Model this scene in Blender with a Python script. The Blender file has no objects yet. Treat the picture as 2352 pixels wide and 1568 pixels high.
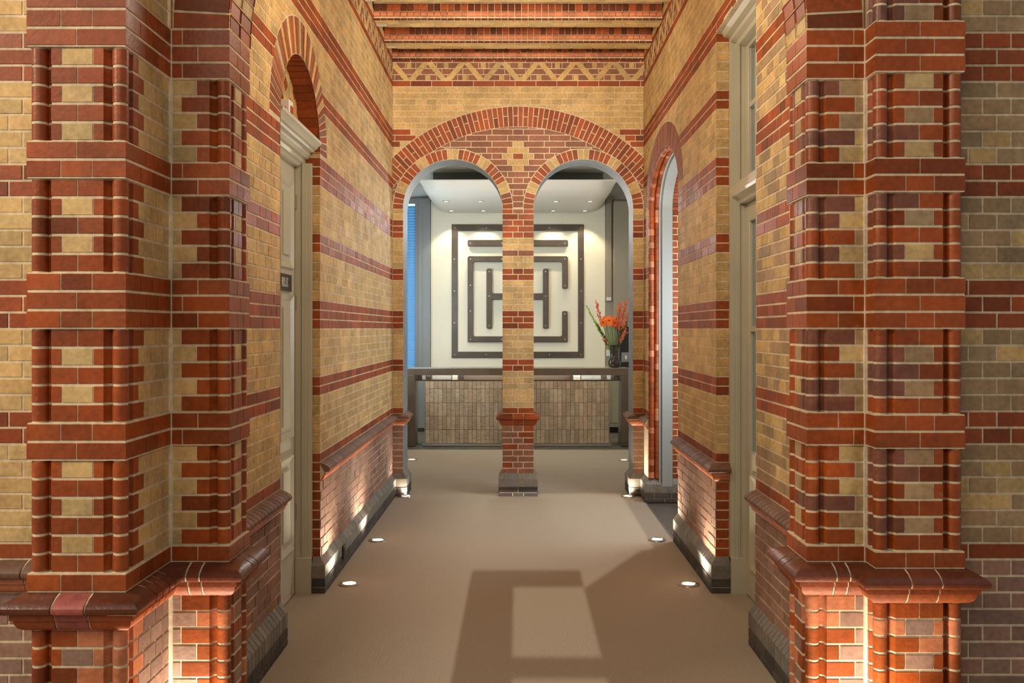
import bpy, math, random
from mathutils import Vector
R = random.Random(7)
SC = bpy.context.scene
COL = SC.collection
PI = math.pi
F = 2100.0; VX = 1190.0; VY = 755.0; H = 1.722; CH = 0.0625
def PX(px, D): return (px - VX) * D / F
def PZ(py, D): return H - (py - VY) * D / F
def ZK(k): return H + k * CH
def lin(r, g, b):
    f = lambda c: (c / 255 / 12.92) if c <= 10 else ((c / 255 + .055) / 1.055) ** 2.4
    return (f(r), f(g), f(b))

# ---------------------------------------------------------------- materials
def newmat(name):
    m = bpy.data.materials.new(name); m.use_nodes = True
    nt = m.node_tree
    return m, nt, nt.nodes['Principled BSDF']
def mat(name, rgb, rough=.5, metal=0, noise=0.0, nscale=20, bump=0.0, bscale=60, emit=None, estr=0, stretch=None):
    m, nt, b = newmat(name); c = lin(*rgb)
    b.inputs['Base Color'].default_value = (*c, 1); b.inputs['Roughness'].default_value = rough
    b.inputs['Metallic'].default_value = metal
    tc = nt.nodes.new('ShaderNodeTexCoord'); src = tc.outputs['Object']
    if stretch:
        mp = nt.nodes.new('ShaderNodeMapping'); mp.inputs['Scale'].default_value = stretch
        nt.links.new(src, mp.inputs[0]); src = mp.outputs[0]
    if noise:
        n = nt.nodes.new('ShaderNodeTexNoise'); n.inputs['Scale'].default_value = nscale; n.inputs['Detail'].default_value = 4
        r = nt.nodes.new('ShaderNodeMapRange'); r.inputs[1].default_value = .3; r.inputs[2].default_value = .7
        r.inputs[3].default_value = 1 - noise; r.inputs[4].default_value = 1 + noise
        v = nt.nodes.new('ShaderNodeVectorMath'); v.operation = 'SCALE'; v.inputs[0].default_value = c
        nt.links.new(src, n.inputs['Vector']); nt.links.new(n.outputs[0], r.inputs[0])
        nt.links.new(r.outputs[0], v.inputs['Scale']); nt.links.new(v.outputs[0], b.inputs['Base Color'])
    if bump:
        n = nt.nodes.new('ShaderNodeTexNoise'); n.inputs['Scale'].default_value = bscale; n.inputs['Detail'].default_value = 3
        bp = nt.nodes.new('ShaderNodeBump'); bp.inputs['Strength'].default_value = bump; bp.inputs['Distance'].default_value = .004
        nt.links.new(src, n.inputs['Vector']); nt.links.new(n.outputs[0], bp.inputs['Height']); nt.links.new(bp.outputs[0], b.inputs['Normal'])
    if emit:
        b.inputs['Emission Color'].default_value = (*lin(*emit), 1); b.inputs['Emission Strength'].default_value = estr
    return m
def colmat(name, nscale, nbig, amp, bump, bscale, dist):
    """colour of every brick or tile comes from its own face colour, its gloss from the alpha"""
    m, nt, b = newmat(name)
    b.inputs['Specular IOR Level'].default_value = .5 if 'tile' in name else .36
    a = nt.nodes.new('ShaderNodeAttribute'); a.attribute_name = 'Col'
    tc = nt.nodes.new('ShaderNodeTexCoord')
    n = nt.nodes.new('ShaderNodeTexNoise'); n.inputs['Scale'].default_value = nscale; n.inputs['Detail'].default_value = 5
    n2 = nt.nodes.new('ShaderNodeTexNoise'); n2.inputs['Scale'].default_value = nbig; n2.inputs['Detail'].default_value = 2
    ad = nt.nodes.new('ShaderNodeMath'); ad.operation = 'ADD'
    r = nt.nodes.new('ShaderNodeMapRange'); r.inputs[1].default_value = .6; r.inputs[2].default_value = 1.4
    r.inputs[3].default_value = 1 - amp; r.inputs[4].default_value = 1 + amp
    v = nt.nodes.new('ShaderNodeVectorMath'); v.operation = 'SCALE'
    bp = nt.nodes.new('ShaderNodeBump'); bp.inputs['Strength'].default_value = bump; bp.inputs['Distance'].default_value = dist
    n3 = nt.nodes.new('ShaderNodeTexNoise'); n3.inputs['Scale'].default_value = bscale; n3.inputs['Detail'].default_value = 4
    L = nt.links.new
    for x in (n, n2, n3): L(tc.outputs['Object'], x.inputs['Vector'])
    L(n.outputs[0], ad.inputs[0]); L(n2.outputs[0], ad.inputs[1]); L(ad.outputs[0], r.inputs[0])
    L(a.outputs['Color'], v.inputs[0]); L(r.outputs[0], v.inputs['Scale'])
    n4 = nt.nodes.new('ShaderNodeTexNoise'); n4.inputs['Scale'].default_value = 21; n4.inputs['Detail'].default_value = 8; n4.inputs['Roughness'].default_value = .75
    r4 = nt.nodes.new('ShaderNodeMapRange'); r4.inputs[1].default_value = .62; r4.inputs[2].default_value = .8; r4.inputs[3].default_value = 0; r4.inputs[4].default_value = .45
    mx = nt.nodes.new('ShaderNodeMixRGB'); mx.inputs[2].default_value = (.42, .33, .25, 1)
    L(tc.outputs['Object'], n4.inputs['Vector']); L(n4.outputs[0], r4.inputs[0]); L(r4.outputs[0], mx.inputs[0]); L(v.outputs[0], mx.inputs[1]); L(mx.outputs[0], b.inputs['Base Color'])
    L(a.outputs['Alpha'], b.inputs['Roughness']); L(n3.outputs[0], bp.inputs['Height']); L(bp.outputs[0], b.inputs['Normal'])
    return m
M = {}
M['brick'] = colmat('brickwork', 45, 6, .33, .35, 70, .003)
M['tile'] = colmat('glazed_tile', 60, 9, .25, .7, 24, .018)
M['carpet'] = mat('carpet', (157, 142, 123), .95, noise=.6, nscale=260, bump=.6, bscale=340)
M['stone'] = mat('dark_floor_stone', (92, 84, 76), .45, noise=.15, nscale=8, bump=.1)
M['paint'] = mat('taupe_door_paint', (186, 179, 157), .38, noise=.05, nscale=3, bump=.08, bscale=25)
M['white'] = mat('white_plaster', (214, 210, 200), .8, bump=.05)
M['entrance'] = mat('brown_entrance_wall', (118, 90, 66), .8)
M['rear'] = mat('brown_rear_board', (150, 126, 104), .4)
M['marble'] = mat('mottled_dark_marble', (92, 80, 64), .2, noise=.8, nscale=40)
M['pale'] = mat('pale_panel', (206, 212, 204), .4)
M['grey'] = mat('grey_reveal_paint', (150, 152, 146), .55, bump=.1, bscale=30)
M['cream'] = mat('cream_wallpaper', (226, 215, 190), .75, noise=.05, nscale=40, stretch=(6, 6, .5))
M['bronze'] = mat('bronze_plate', (80, 68, 56), .42, .35, noise=.18, nscale=5)
M['stud'] = mat('stud_metal', (225, 220, 205), .3, .8)
M['desk'] = mat('desk_bronze', (98, 82, 67), .38, .25, noise=.15, nscale=6)
M['steel'] = mat('brushed_steel', (190, 185, 172), .3, .9, noise=.08, nscale=40, stretch=(.5, 8, 8))
M['mirror'] = mat('polished_top', (150, 130, 112), .08, .9)
M['cab'] = mat('grey_cabinet', (128, 126, 122), .5)
M['taupe'] = mat('taupe_cabinet', (148, 136, 116), .5)
M['olive'] = mat('olive_cabinet', (150, 142, 112), .5)
M['black'] = mat('black_plastic', (24, 24, 26), .3)
def slatmat():
    m, nt, b = newmat('pale_slat')
    d = nt.nodes.new('ShaderNodeBsdfDiffuse'); t = nt.nodes.new('ShaderNodeBsdfTranslucent'); x = nt.nodes.new('ShaderNodeMixShader')
    d.inputs[0].default_value = (*lin(170, 208, 234), 1); t.inputs[0].default_value = (*lin(176, 216, 238), 1); x.inputs[0].default_value = .5
    nt.links.new(d.outputs[0], x.inputs[1]); nt.links.new(t.outputs[0], x.inputs[2]); nt.links.new(x.outputs[0], nt.nodes['Material Output'].inputs[0])
    return m
M['slat'] = slatmat()
M['skyglow'] = mat('blue_daylight_pane', (60, 110, 160), .5, emit=(176, 228, 240), estr=2.2)
M['lens'] = mat('lamp_lens', (255, 250, 240), .3, emit=(255, 240, 215), estr=9)
M['bezel'] = mat('lamp_bezel', (176, 168, 150), .3, .9)
M['canopy'] = mat('canopy_plaster', (214, 206, 192), .5)
M['neck'] = mat('canopy_neck', (98, 100, 96), .6)
M['red_led'] = mat('red_button', (170, 20, 16), .4)
M['offwhite'] = mat('white_plastic', (218, 214, 204), .45)
M['stem'] = mat('stem_green', (92, 138, 52), .5)
M['lime'] = mat('lime_foliage', (138, 176, 44), .5, noise=.3, nscale=15)
M['leaf'] = mat('dark_foliage', (52, 76, 34), .5, noise=.3, nscale=15)
M['orange'] = mat('orange_petal', (238, 122, 24), .5, noise=.2, nscale=20)
M['rust'] = mat('red_petal', (226, 88, 26), .5)
M['berry'] = mat('orange_berry', (222, 108, 58), .45, noise=.3, nscale=30)
M['darkred'] = mat('flower_disc', (120, 28, 16), .6)
M['vase'] = mat('mottled_black_glass', (48, 40, 30), .06, noise=.98, nscale=26)
def glassmat():
    m, nt, b = newmat('window_glass')
    b.inputs['Base Color'].default_value = (.86, .93, .92, 1); b.inputs['Roughness'].default_value = .02
    b.inputs['Transmission Weight'].default_value = 1; b.inputs['IOR'].default_value = 1.45
    return m
M['glass'] = glassmat()

# ---------------------------------------------------------------- object helpers
def tag(o, label=None, cat=None, group=None, kind=None):
    for k, v in (('label', label), ('category', cat), ('group', group), ('kind', kind)):
        if v: o[k] = v
    return o
def empty(name, loc, label=None, cat=None, group=None, kind=None):
    o = bpy.data.objects.new(name, None); COL.objects.link(o); o.location = loc; o.empty_display_size = .1
    return tag(o, label, cat, group, kind)
def link_mesh(name, me, parent):
    o = bpy.data.objects.new(name, me); COL.objects.link(o)
    if parent:
        o.parent = parent
    return o
def children(o): return [c for c in bpy.data.objects if c.parent == o]
def copy_tree(o, parent=None):
    c = o.copy(); COL.objects.link(c); c.parent = parent
    for ch in children(o): copy_tree(ch, c)
    return c

class MB:
    """plain mesh builder; origin is subtracted so parts sit under their Empty"""
    def __init__(s, org=(0, 0, 0)): s.V = []; s.Fc = []; s.o = Vector(org)
    def add(s, vs, fs):
        n = len(s.V); s.V += [tuple(Vector(v) - s.o) for v in vs]; s.Fc += [tuple(i + n for i in f) for f in fs]; return s
    def box(s, x0, x1, y0, y1, z0, z1):
        vs = [(x, y, z) for z in (z0, z1) for y in (y0, y1) for x in (x0, x1)]
        return s.add(vs, [(0, 2, 3, 1), (4, 5, 7, 6), (0, 1, 5, 4), (2, 6, 7, 3), (0, 4, 6, 2), (1, 3, 7, 5)])
    def prism(s, pts, d0, d1, fr):
        """polygon (a,b) CCW seen from the front, fr maps (a,b,depth) to 3D; d1 is the front"""
        n = len(pts)
        vs = [fr(a, b, d0) for a, b in pts] + [fr(a, b, d1) for a, b in pts]
        fs = [tuple(range(n, 2 * n)), tuple(range(n - 1, -1, -1))] + [(i, (i + 1) % n, n + (i + 1) % n, n + i) for i in range(n)]
        return s.add(vs, fs)
    def lathe(s, prof, n=24, c=(0, 0, 0), cap=True):
        vs = [(c[0] + r * math.cos(2 * PI * i / n), c[1] + r * math.sin(2 * PI * i / n), c[2] + z) for r, z in prof for i in range(n)]
        fs = []
        for j in range(len(prof) - 1):
            for i in range(n):
                a = j * n + i; b = j * n + (i + 1) % n
                fs.append((a, b, b + n, a + n))
        if cap:
            fs.append(tuple(range(n - 1, -1, -1))); fs.append(tuple(range((len(prof) - 1) * n, len(prof) * n)))
        return s.add(vs, fs)
    def tube(s, pts, r0, r1=None, n=6):
        r1 = r0 if r1 is None else r1
        P = [Vector(p) for p in pts]; vs = []; m = len(P)
        for i, p in enumerate(P):
            d = (P[min(i + 1, m - 1)] - P[max(i - 1, 0)]).normalized()
            a = d.cross(Vector((.31, .95, .05)) if abs(d.y) < .9 else Vector((1, 0, 0))).normalized(); b = d.cross(a)
            r = r0 + (r1 - r0) * i / (m - 1)
            vs += [p + a * (r * math.cos(2 * PI * k / n)) + b * (r * math.sin(2 * PI * k / n)) for k in range(n)]
        fs = [(i * n + k, i * n + (k + 1) % n, (i + 1) * n + (k + 1) % n, (i + 1) * n + k) for i in range(m - 1) for k in range(n)]
        fs += [tuple(range(n - 1, -1, -1)), tuple(range((m - 1) * n, m * n))]
        return s.add(vs, fs)
    def ball(s, c, r, n=6, m=4):
        vs = [(c[0], c[1], c[2] - r)]
        for j in range(1, m):
            t = PI * j / m
            vs += [(c[0] + r * math.sin(t) * math.cos(2 * PI * i / n), c[1] + r * math.sin(t) * math.sin(2 * PI * i / n), c[2] - r * math.cos(t)) for i in range(n)]
        vs.append((c[0], c[1], c[2] + r)); e = len(vs) - 1
        fs = [(0, 1 + (i + 1) % n, 1 + i) for i in range(n)]
        for j in range(m - 2):
            fs += [(1 + j * n + i, 1 + j * n + (i + 1) % n, 1 + (j + 1) * n + (i + 1) % n, 1 + (j + 1) * n + i) for i in range(n)]
        fs += [(e, 1 + (m - 2) * n + i, 1 + (m - 2) * n + (i + 1) % n) for i in range(n)]
        return s.add(vs, fs)
    def build(s, name, m, parent=None, smooth=True, bevel=0, kind=None, ang=35):
        me = bpy.data.meshes.new(name); me.from_pydata(s.V, [], s.Fc); me.materials.append(m)
        if smooth:
            me.polygons.foreach_set('use_smooth', [True] * len(me.polygons)); me.set_sharp_from_angle(angle=math.radians(ang))
        o = link_mesh(name, me, parent)
        if bevel:
            b = o.modifiers.new('Bevel', 'BEVEL'); b.width = bevel; b.segments = 2; b.limit_method = 'ANGLE'
        if kind: o['kind'] = kind
        if not parent: o.location = s.o
        return o

# ---------------------------------------------------------------- brickwork
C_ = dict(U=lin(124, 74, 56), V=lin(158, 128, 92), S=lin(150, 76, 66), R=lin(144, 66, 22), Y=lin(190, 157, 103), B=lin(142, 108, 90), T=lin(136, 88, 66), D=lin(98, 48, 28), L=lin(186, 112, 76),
          P=lin(122, 116, 106), K=lin(74, 66, 60), G=lin(128, 134, 138), M=lin(204, 184, 152), W=lin(112, 80, 62))
RG = dict(S=.5, U=.5, V=.65, R=.55, Y=.7, B=.8, T=.65, D=.32, L=.42, P=.6, K=.75, G=.6, M=.95, W=.6)
AM = dict(S=.05, U=.2, V=.16, R=.2, Y=.14, B=.16, T=.15, D=.2, L=.14, P=.18, K=.25, G=.03, M=.04, W=.15)
def bc(n):
    c = C_[n]; a = AM[n]; f = 1 + R.uniform(-a, a)
    if n == 'R' and R.random() < .15: f *= .72
    w = 1 + R.uniform(-.35, .35) * a
    return (c[0] * f * w, c[1] * f, c[2] * f / w, min(1, RG[n] + R.uniform(-.06, .06)))
def gl(c): return (*c[:3], c[3] * .72)
class Frame:
    def __init__(s, o, u): s.o = Vector(o); s.u = Vector(u); s.n = s.u.cross(Vector((0, 0, 1)))
    def __call__(s, u, v, h=0): return s.o + s.u * u + Vector((0, 0, v)) + s.n * h
GAP = .0072; GP = .0045
class Bricks:
    def __init__(s): s.V = []; s.Fc = []; s.C = []
    def face(s, ps, c):
        n = len(s.V); s.V += [tuple(p) for p in ps]; s.Fc.append(tuple(range(n, n + len(ps)))); s.C.append(c)
    def raw(s, vs, fs, c):
        n = len(s.V); s.V += [tuple(p) for p in vs]
        for f in fs: s.Fc.append(tuple(i + n for i in f)); s.C.append(c)
    def solid(s, x0, x1, y0, y1, z0, z1, c):
        vs = [(x, y, z) for z in (z0, z1) for y in (y0, y1) for x in (x0, x1)]
        s.raw(vs, [(0, 2, 3, 1), (4, 5, 7, 6), (0, 1, 5, 4), (2, 6, 7, 3), (0, 4, 6, 2), (1, 3, 7, 5)], c)
    def brick(s, ps, col, dep=.0035, ins=.0022, lift=0.0):
        """convex 3D polygon (counter-clockwise from outside) as a chamfered slab standing proud of the mortar"""
        ps = [Vector(p) for p in ps]; n = len(ps)
        N = Vector((0, 0, 0))
        for i in range(n):
            N += ps[i].cross(ps[(i + 1) % n])
        if N.length < 1e-9: return
        N.normalize(); c = sum(ps, Vector((0, 0, 0))) / n
        e1 = (ps[1] - ps[0])
        if e1.length < 1e-5: return
        e1.normalize(); e2 = N.cross(e1)
        w = max(abs((p - c).dot(e1)) for p in ps); hh = max(abs((p - c).dot(e2)) for p in ps)
        if w < .004 or hh < .004: return
        fa = max(.3, 1 - ins / w); fb = max(.3, 1 - ins / hh)
        inn = [c + e1 * ((p - c).dot(e1) * fa) + e2 * ((p - c).dot(e2) * fb) + N * lift for p in ps]
        out = [p - N * dep for p in ps]
        s.raw(out + inn, [tuple(range(n, 2 * n))] + [(i, (i + 1) % n, n + (i + 1) % n, n + i) for i in range(n)], col)
    def build(s, name, parent=None, kind='structure', m='brick', org=None):
        me = bpy.data.meshes.new(name)
        V = s.V if org is None else [tuple(Vector(v) - Vector(org)) for v in s.V]
        me.from_pydata(V, [], s.Fc); me.materials.append(M[m])
        at = me.color_attributes.new('Col', 'FLOAT_COLOR', 'CORNER')
        buf = []
        for f, c in zip(s.Fc, s.C): buf += list(c) * len(f)
        at.data.foreach_set('color', buf)
        me.polygons.foreach_set('use_smooth', [True] * len(me.polygons)); me.set_sharp_from_angle(angle=math.radians(32))
        o = link_mesh(name, me, parent)
        if kind: o['kind'] = kind
        return o
def half(poly, P, n):
    out = []; m = len(poly)
    for i in range(m):
        a, b = poly[i], poly[(i + 1) % m]
        da = (a[0] - P[0]) * n[0] + (a[1] - P[1]) * n[1]; db = (b[0] - P[0]) * n[0] + (b[1] - P[1]) * n[1]
        if da >= 0: out.append(a)
        if (da < 0) != (db < 0):
            t = da / (da - db); out.append((a[0] + (b[0] - a[0]) * t, a[1] + (b[1] - a[1]) * t))
    q = []
    for p in out:
        if not q or abs(p[0] - q[-1][0]) + abs(p[1] - q[-1][1]) > .002: q.append(p)
    if len(q) > 1 and abs(q[0][0] - q[-1][0]) + abs(q[0][1] - q[-1][1]) < .002: q.pop()
    return q
def area(p): return abs(sum(p[i][0] * p[(i + 1) % len(p)][1] - p[(i + 1) % len(p)][0] * p[i][1] for i in range(len(p)))) / 2
def ell_clip(poly, uc, vc, ra, rb, sgn):
    """keep what lies outside (sgn 1) or inside (-1) the ellipse"""
    ins = [((u - uc) / ra) ** 2 + ((v - vc) / rb) ** 2 < 1 for u, v in poly]
    if sgn > 0 and not any(ins) or sgn < 0 and all(ins): return poly
    if sgn > 0 and all(ins) or sgn < 0 and not any(ins): return []
    cu = sum(p[0] for p in poly) / len(poly); cv = sum(p[1] for p in poly) / len(poly)
    t = math.atan2((cv - vc) / rb, (cu - uc) / ra)
    n = (math.cos(t) / ra, math.sin(t) / rb); l = math.hypot(*n)
    return half(poly, (uc + (ra + sgn * .003) * math.cos(t), vc + (rb + sgn * .003) * math.sin(t)), (sgn * n[0] / l, sgn * n[1] / l))
def arch_clip(uc, vc, ra, rb, th, jamb=None):
    """bricks stay outside the opening's jambs and outside the extrados of its arch"""
    def f(poly):
        cv = sum(p[1] for p in poly) / len(poly); cu = sum(p[0] for p in poly) / len(poly)
        if cv < vc:
            g = ra
            if abs(cu - uc) > g + .25: return poly
            return half(poly, (uc + g, 0), (1, 0)) if cu > uc else half(poly, (uc - g, 0), (-1, 0))
        return ell_clip(poly, uc, vc, ra + th, rb + th, 1)
    return f
def rows(B, fr, u0, u1, k0, k1, colf, clips=(), shift=0.0, dep=.0035, rough=0.0):
    for k in range(k0, k1):
        v0 = ZK(k) + GAP / 2; v1 = ZK(k + 1) - GAP / 2
        hd = (k % 2 != 0)
        p = .108 if hd else .216
        a = u0 - ((.054 if hd else (0 if k % 4 == 0 else .108)) + shift) % p
        while a < u1 - .006:
            w = p
            if not hd and R.random() < .16: w = .108
            elif hd and R.random() < .07: w = .216
            x0 = max(a, u0) + GP / 2; x1 = min(a + w, u1)
            if u1 - x1 < .02: x1 = u1; a = u1
            x1 -= GP / 2 if x1 < u1 else 0
            if a <= u0: x0 = u0
            if x1 - x0 > .012:
                poly = [(x0, v0), (x1, v0), (x1, v1), (x0, v1)]
                for c in clips:
                    if poly: poly = c(poly)
                if len(poly) > 2 and area(poly) > 2e-4:
                    B.brick([fr(u, v) for u, v in poly], bc(colf(k, (x0 + x1) / 2)), dep=dep, lift=R.uniform(-.001, .001) + R.uniform(0, rough * 1.5))
            a += w
def voussoirs(B, fr, uc, vc, ra, rb, th, n, colf, t0=0, t1=PI, clips=(), split=False):
    for i in range(n):
        a0 = t0 + (t1 - t0) * i / n; a1 = t0 + (t1 - t0) * (i + 1) / n
        g = GAP / 2 / (ra + th / 2)
        a0 += g; a1 -= g
        segs = [(0.003, th - .003)]
        if split and i % 2: 
            m = th * R.uniform(.48, .56); segs = [(.003, m - .003), (m + .003, th - .003)]
        for r0, r1 in segs:
            P = lambda a, r: (uc + (ra + r) * math.cos(a), vc + (rb + r) * math.sin(a))
            poly = [P(a0, r0), P(a0, r1), P(a1, r1), P(a1, r0)]
            for c in clips:
                if poly: poly = c(poly)
            if len(poly) > 2 and area(poly) > 1e-4: B.brick([fr(u, v) for u, v in poly], bc(colf(i, n)))
def backing(B, fr, u0, u1, v0, v1, ops=(), h=-.0022, col=None, step=.02):
    """mortar plane with arched openings (uc, vc, ra, rb) cut out of it"""
    col = col or (*C_['M'], .95)
    us = {u0, u1}
    for uc, vc, ra, rb in ops:
        for i in range(41):
            us.add(min(max(uc + ra * math.cos(PI * i / 40), u0), u1))
    us = sorted(us)
    for a, b in zip(us, us[1:]):
        if b - a < 1e-6: continue
        lo = []
        for u in (a, b):
            l = v0
            for uc, vc, ra, rb in ops:
                if uc - ra + 1e-7 < (a + b) / 2 < uc + ra - 1e-7:
                    l = max(l, vc + rb * math.sqrt(max(0, 1 - ((u - uc) / ra) ** 2)))
            lo.append(l)
        if min(lo) < v1: B.face([fr(a, lo[0], h), fr(b, lo[1], h), fr(b, v1, h), fr(a, v1, h)], col)
def soffit(B, fr, uc, vc, ra, rb, h0, h1, n, colf, jamb_to=None, smooth=None):
    """the inner side of an arched opening between depths h0 (front) and h1; brick by brick, or one smooth skin"""
    pts = []
    m = n if smooth is None else 48
    for i in range(m + 1):
        t = PI * i / m; pts.append((uc + ra * math.cos(t), vc + rb * math.sin(t)))
    base = 0.0 if jamb_to is None else jamb_to
    if smooth is not None:
        full = [(uc + ra, base)] + pts + [(uc - ra, base)]
        vs = [fr(u, v, h0) for u, v in full] + [fr(u, v, h1) for u, v in full]; q = len(full)
        B.raw(vs, [(i, q + i, q + i + 1, i + 1) for i in range(q - 1)], smooth)
        return
    k_ = lambda p: (uc + (p[0] - uc) * (1 + .002 / ra), vc + (p[1] - vc) * (1 + .002 / rb))
    for i in range(m):
        a, b = pts[i], pts[i + 1]
        B.face([fr(*k_(a), h0), fr(*k_(a), h1), fr(*k_(b), h1), fr(*k_(b), h0)], (*C_['M'], .95))
        q = .03
        a2 = (a[0] + (b[0] - a[0]) * q, a[1] + (b[1] - a[1]) * q); b2 = (b[0] - (b[0] - a[0]) * q, b[1] - (b[1] - a[1]) * q)
        B.brick([fr(*a2, h0), fr(*a2, h1), fr(*b2, h1), fr(*b2, h0)], bc(colf(i, n)), dep=.004)

class Path:
    def __init__(s, pts):
        s.p = [Vector((x, y)) for x, y in pts]; s.s = [0.0]; s.n = []
        for a, b in zip(s.p, s.p[1:]):
            d = b - a; s.s.append(s.s[-1] + d.length); d = d.normalized(); s.n.append(Vector((d.y, -d.x)))
        s.L = s.s[-1]
    def sub(s, a, b):
        out = []; n = len(s.p) - 1
        for i in range(n):
            if s.s[i + 1] <= a + 1e-6: continue
            if s.s[i] >= b - 1e-6: break
            t0 = max(a, s.s[i]); t1 = min(b, s.s[i + 1])
            d = (s.p[i + 1] - s.p[i]) / max(1e-9, s.s[i + 1] - s.s[i])
            if not out: out.append((s.p[i] + d * (t0 - s.s[i]), s.n[i]))
            if t1 < b - 1e-6 and i + 1 < n:
                m = s.n[i] + s.n[i + 1]; out.append((s.p[i + 1], m / max(.25, 1 + s.n[i].dot(s.n[i + 1]))))
            else: out.append((s.p[i] + d * (t1 - s.s[i]), s.n[i]))
        return out
def sweep(B, path, a, b, prof, col, caps=True):
    q = path.sub(a, b)
    if len(q) < 2: return
    m = len(prof); vs = []
    for p, n in q:
        vs += [(p.x + n.x * h, p.y + n.y * h, z) for h, z in prof]
    fs = []
    for i in range(len(q) - 1):
        for j in range(m - 1):
            fs.append((i * m + j, (i + 1) * m + j, (i + 1) * m + j + 1, i * m + j + 1))
    if caps:
        fs.append(tuple(range(m))); e = (len(q) - 1) * m; fs.append(tuple(range(e + m - 1, e - 1, -1)))
    B.raw(vs, fs, col)
def bprof(z0, z1, h=0, dep=.0035):
    return [(h - dep, z0), (h, z0 + .0022), (h, z1 - .0022), (h - dep, z1)]
def mprof(z0, z1, h=-.0022): return [(h, z0), (h, z1)]
def mirror(pts): return [(-x, y) for x, y in reversed(pts)]

# moulded ledge and plinth profiles, from the bottom up, measured out from the wall face
ZT = ZK(-14)
LEDGE_LOW = [(-.004, ZT - .125), (.008, ZT - .122), (.020, ZT - .112), (.027, ZT - .098), (.029, ZT - .085), (.038, ZT - .083), (.038, ZT - .064), (.03, ZT - .062)]
LEDGE_TOP = [(.03, ZT - .062), (.052, ZT - .061), (.060, ZT - .056), (.064, ZT - .047), (.063, ZT - .037), (.055, ZT - .027), (.03, ZT - .012), (-.004, ZT - .001)]
def ledge(B, path, joints, c_top='W', c_low='L', special=None):
    g = .0035
    sweep(B, path, .003, path.L - .003, [(h * .93 - .004, z) for h, z in LEDGE_LOW + LEDGE_TOP[1:]], (*C_['M'], .9))
    for ji, (a, b) in enumerate(zip(joints, joints[1:])):
        for prof, c in ((LEDGE_LOW, c_low if ji != special else 'S'), (LEDGE_TOP, c_top if ji != special else 'S')):
            sweep(B, path, a + (g if a > 0 else 0), b - (g if b < path.L else 0), prof, bc(c))
def plinth(B, path, unit=.056, z0=0.0):
    g = .003; o = .04
    sweep(B, path, .003, path.L - .003, [(o - .006, z0), (o - .006, .178), (-.006, .232)], (*C_['M'], .9))
    def run(prof, u, c):
        n = max(1, round(path.L / u)); s = 0
        cs = [path.s[i] for i in range(1, len(path.s) - 1)]
        js = [path.L * i / n for i in range(n + 1)]
        js = [j for j in js if j in (js[0], js[-1]) or all(abs(j - c0) > .05 for c0 in cs)]
        for a, b in zip(js, js[1:]): sweep(B, path, a + (g if a > 0 else 0), b - (g if b < path.L else 0), prof, bc(c))
    run([(o - .005, .100), (o, .103), (o, .180), (-.002, .236)], unit, 'P')
    run([(o - .005, .040), (o, .043), (o, .093), (o - .005, .096)], .17, 'K')
    run([(o - .005, z0), (o, z0 + .003), (o, .033), (o - .005, .036)], .12, 'K')

def stack(B, fr, u0, u1, k0, k1, colf):
    for k in range(k0, k1):
        B.brick([fr(u, v) for u, v in ((u0, ZK(k) + GAP / 2), (u1, ZK(k) + GAP / 2), (u1, ZK(k + 1) - GAP / 2), (u0, ZK(k + 1) - GAP / 2))], bc(colf(k, 0)), lift=R.uniform(-.001, .001))

# ---------------------------------------------------------------- the pattern of the courses
RED = {0, 1, 2, 8, 9, 15, 16, 17, 23, 24, 30, 31, 32, -6, -7, -14, 40, 44}
def course(k, u=0):
    if k in RED: return 'R'
    if k <= -15: return 'B'
    if 41 <= k <= 43: return 'T'
    return 'Y'
XW = 1.297          # half width of the corridor
YE = 9.442          # plane of the double-arch wall
Y1, Y2 = 4.99, 5.99 # door openings in the side walls
ZTOP = 46
mort = (*C_['M'], .95)

# ================================================================ corridor side walls
def zigzag(B, fr, u0, u1):
    z0 = ZK(41) + .004; z1 = ZK(44) - .004; per = .383
    u = u0 - .02; up = False; i = 0
    while u < u1:
        a, b = (u, u + per / 2)
        lo, hi = (z0, z1) if up else (z1, z0)
        w = .036
        poly = [(a - w + .02, lo), (a + w + .02, lo), (b + w - .02, hi), (b - w - .02, hi)]
        if lo > hi: poly = poly[::-1]
        poly = half(half(poly, (u0, 0), (1, 0)), (u1, 0), (-1, 0))
        if len(poly) > 2: B.brick([fr(x, v, .003 + .0012 * (i % 2)) for x, v in poly], bc('Y'), dep=.008)
        sq = b; zz = ZK(41 if up else 43) + CH / 2
        if u0 + .05 < sq < u1 - .05: 
            for dx in (0,):
                B.brick([fr(sq + sx * .027, zz + sz * .027, .002) for sx, sz in ((-1, -1), (1, -1), (1, 1), (-1, 1))], bc('Y'), dep=.007)
        u = b; up = not up; i += 1

def ledge_joints(path, unit=.0585):
    n = max(1, round(path.L / unit)); cs = [path.s[i] for i in range(1, len(path.s) - 1)]
    return [0] + [path.L * i / n for i in range(1, n) if all(abs(path.L * i / n - c) > .07 for c in cs)] + [path.L]

# ---- left wall
B = Bricks()
LF = Frame((-XW, 0, 0), (0, 1, 0))
dl = (5.49, 2.87, .5, .48)       # arched recess over the left door
ops = [dl]
clips = [arch_clip(*dl, .215)]
backing(B, LF, 3.69, YE, 0, ZK(ZTOP), ops)
rows(B, LF, 3.69, YE, -14, ZTOP, course, clips, shift=.02)
rows(B, LF, 3.69, YE, -24, -16, course, clips, shift=.05, dep=.007, rough=.003)
voussoirs(B, LF, *dl, .215, 43, lambda i, n: 'Y' if (i % 3 == 1 and 6 < i < 36) else ('T' if i % 2 else 'R'))
zigzag(B, LF, 3.8, YE)
soffit(B, LF, *dl, 0, -.13, 26, lambda i, n: 'R')
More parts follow.
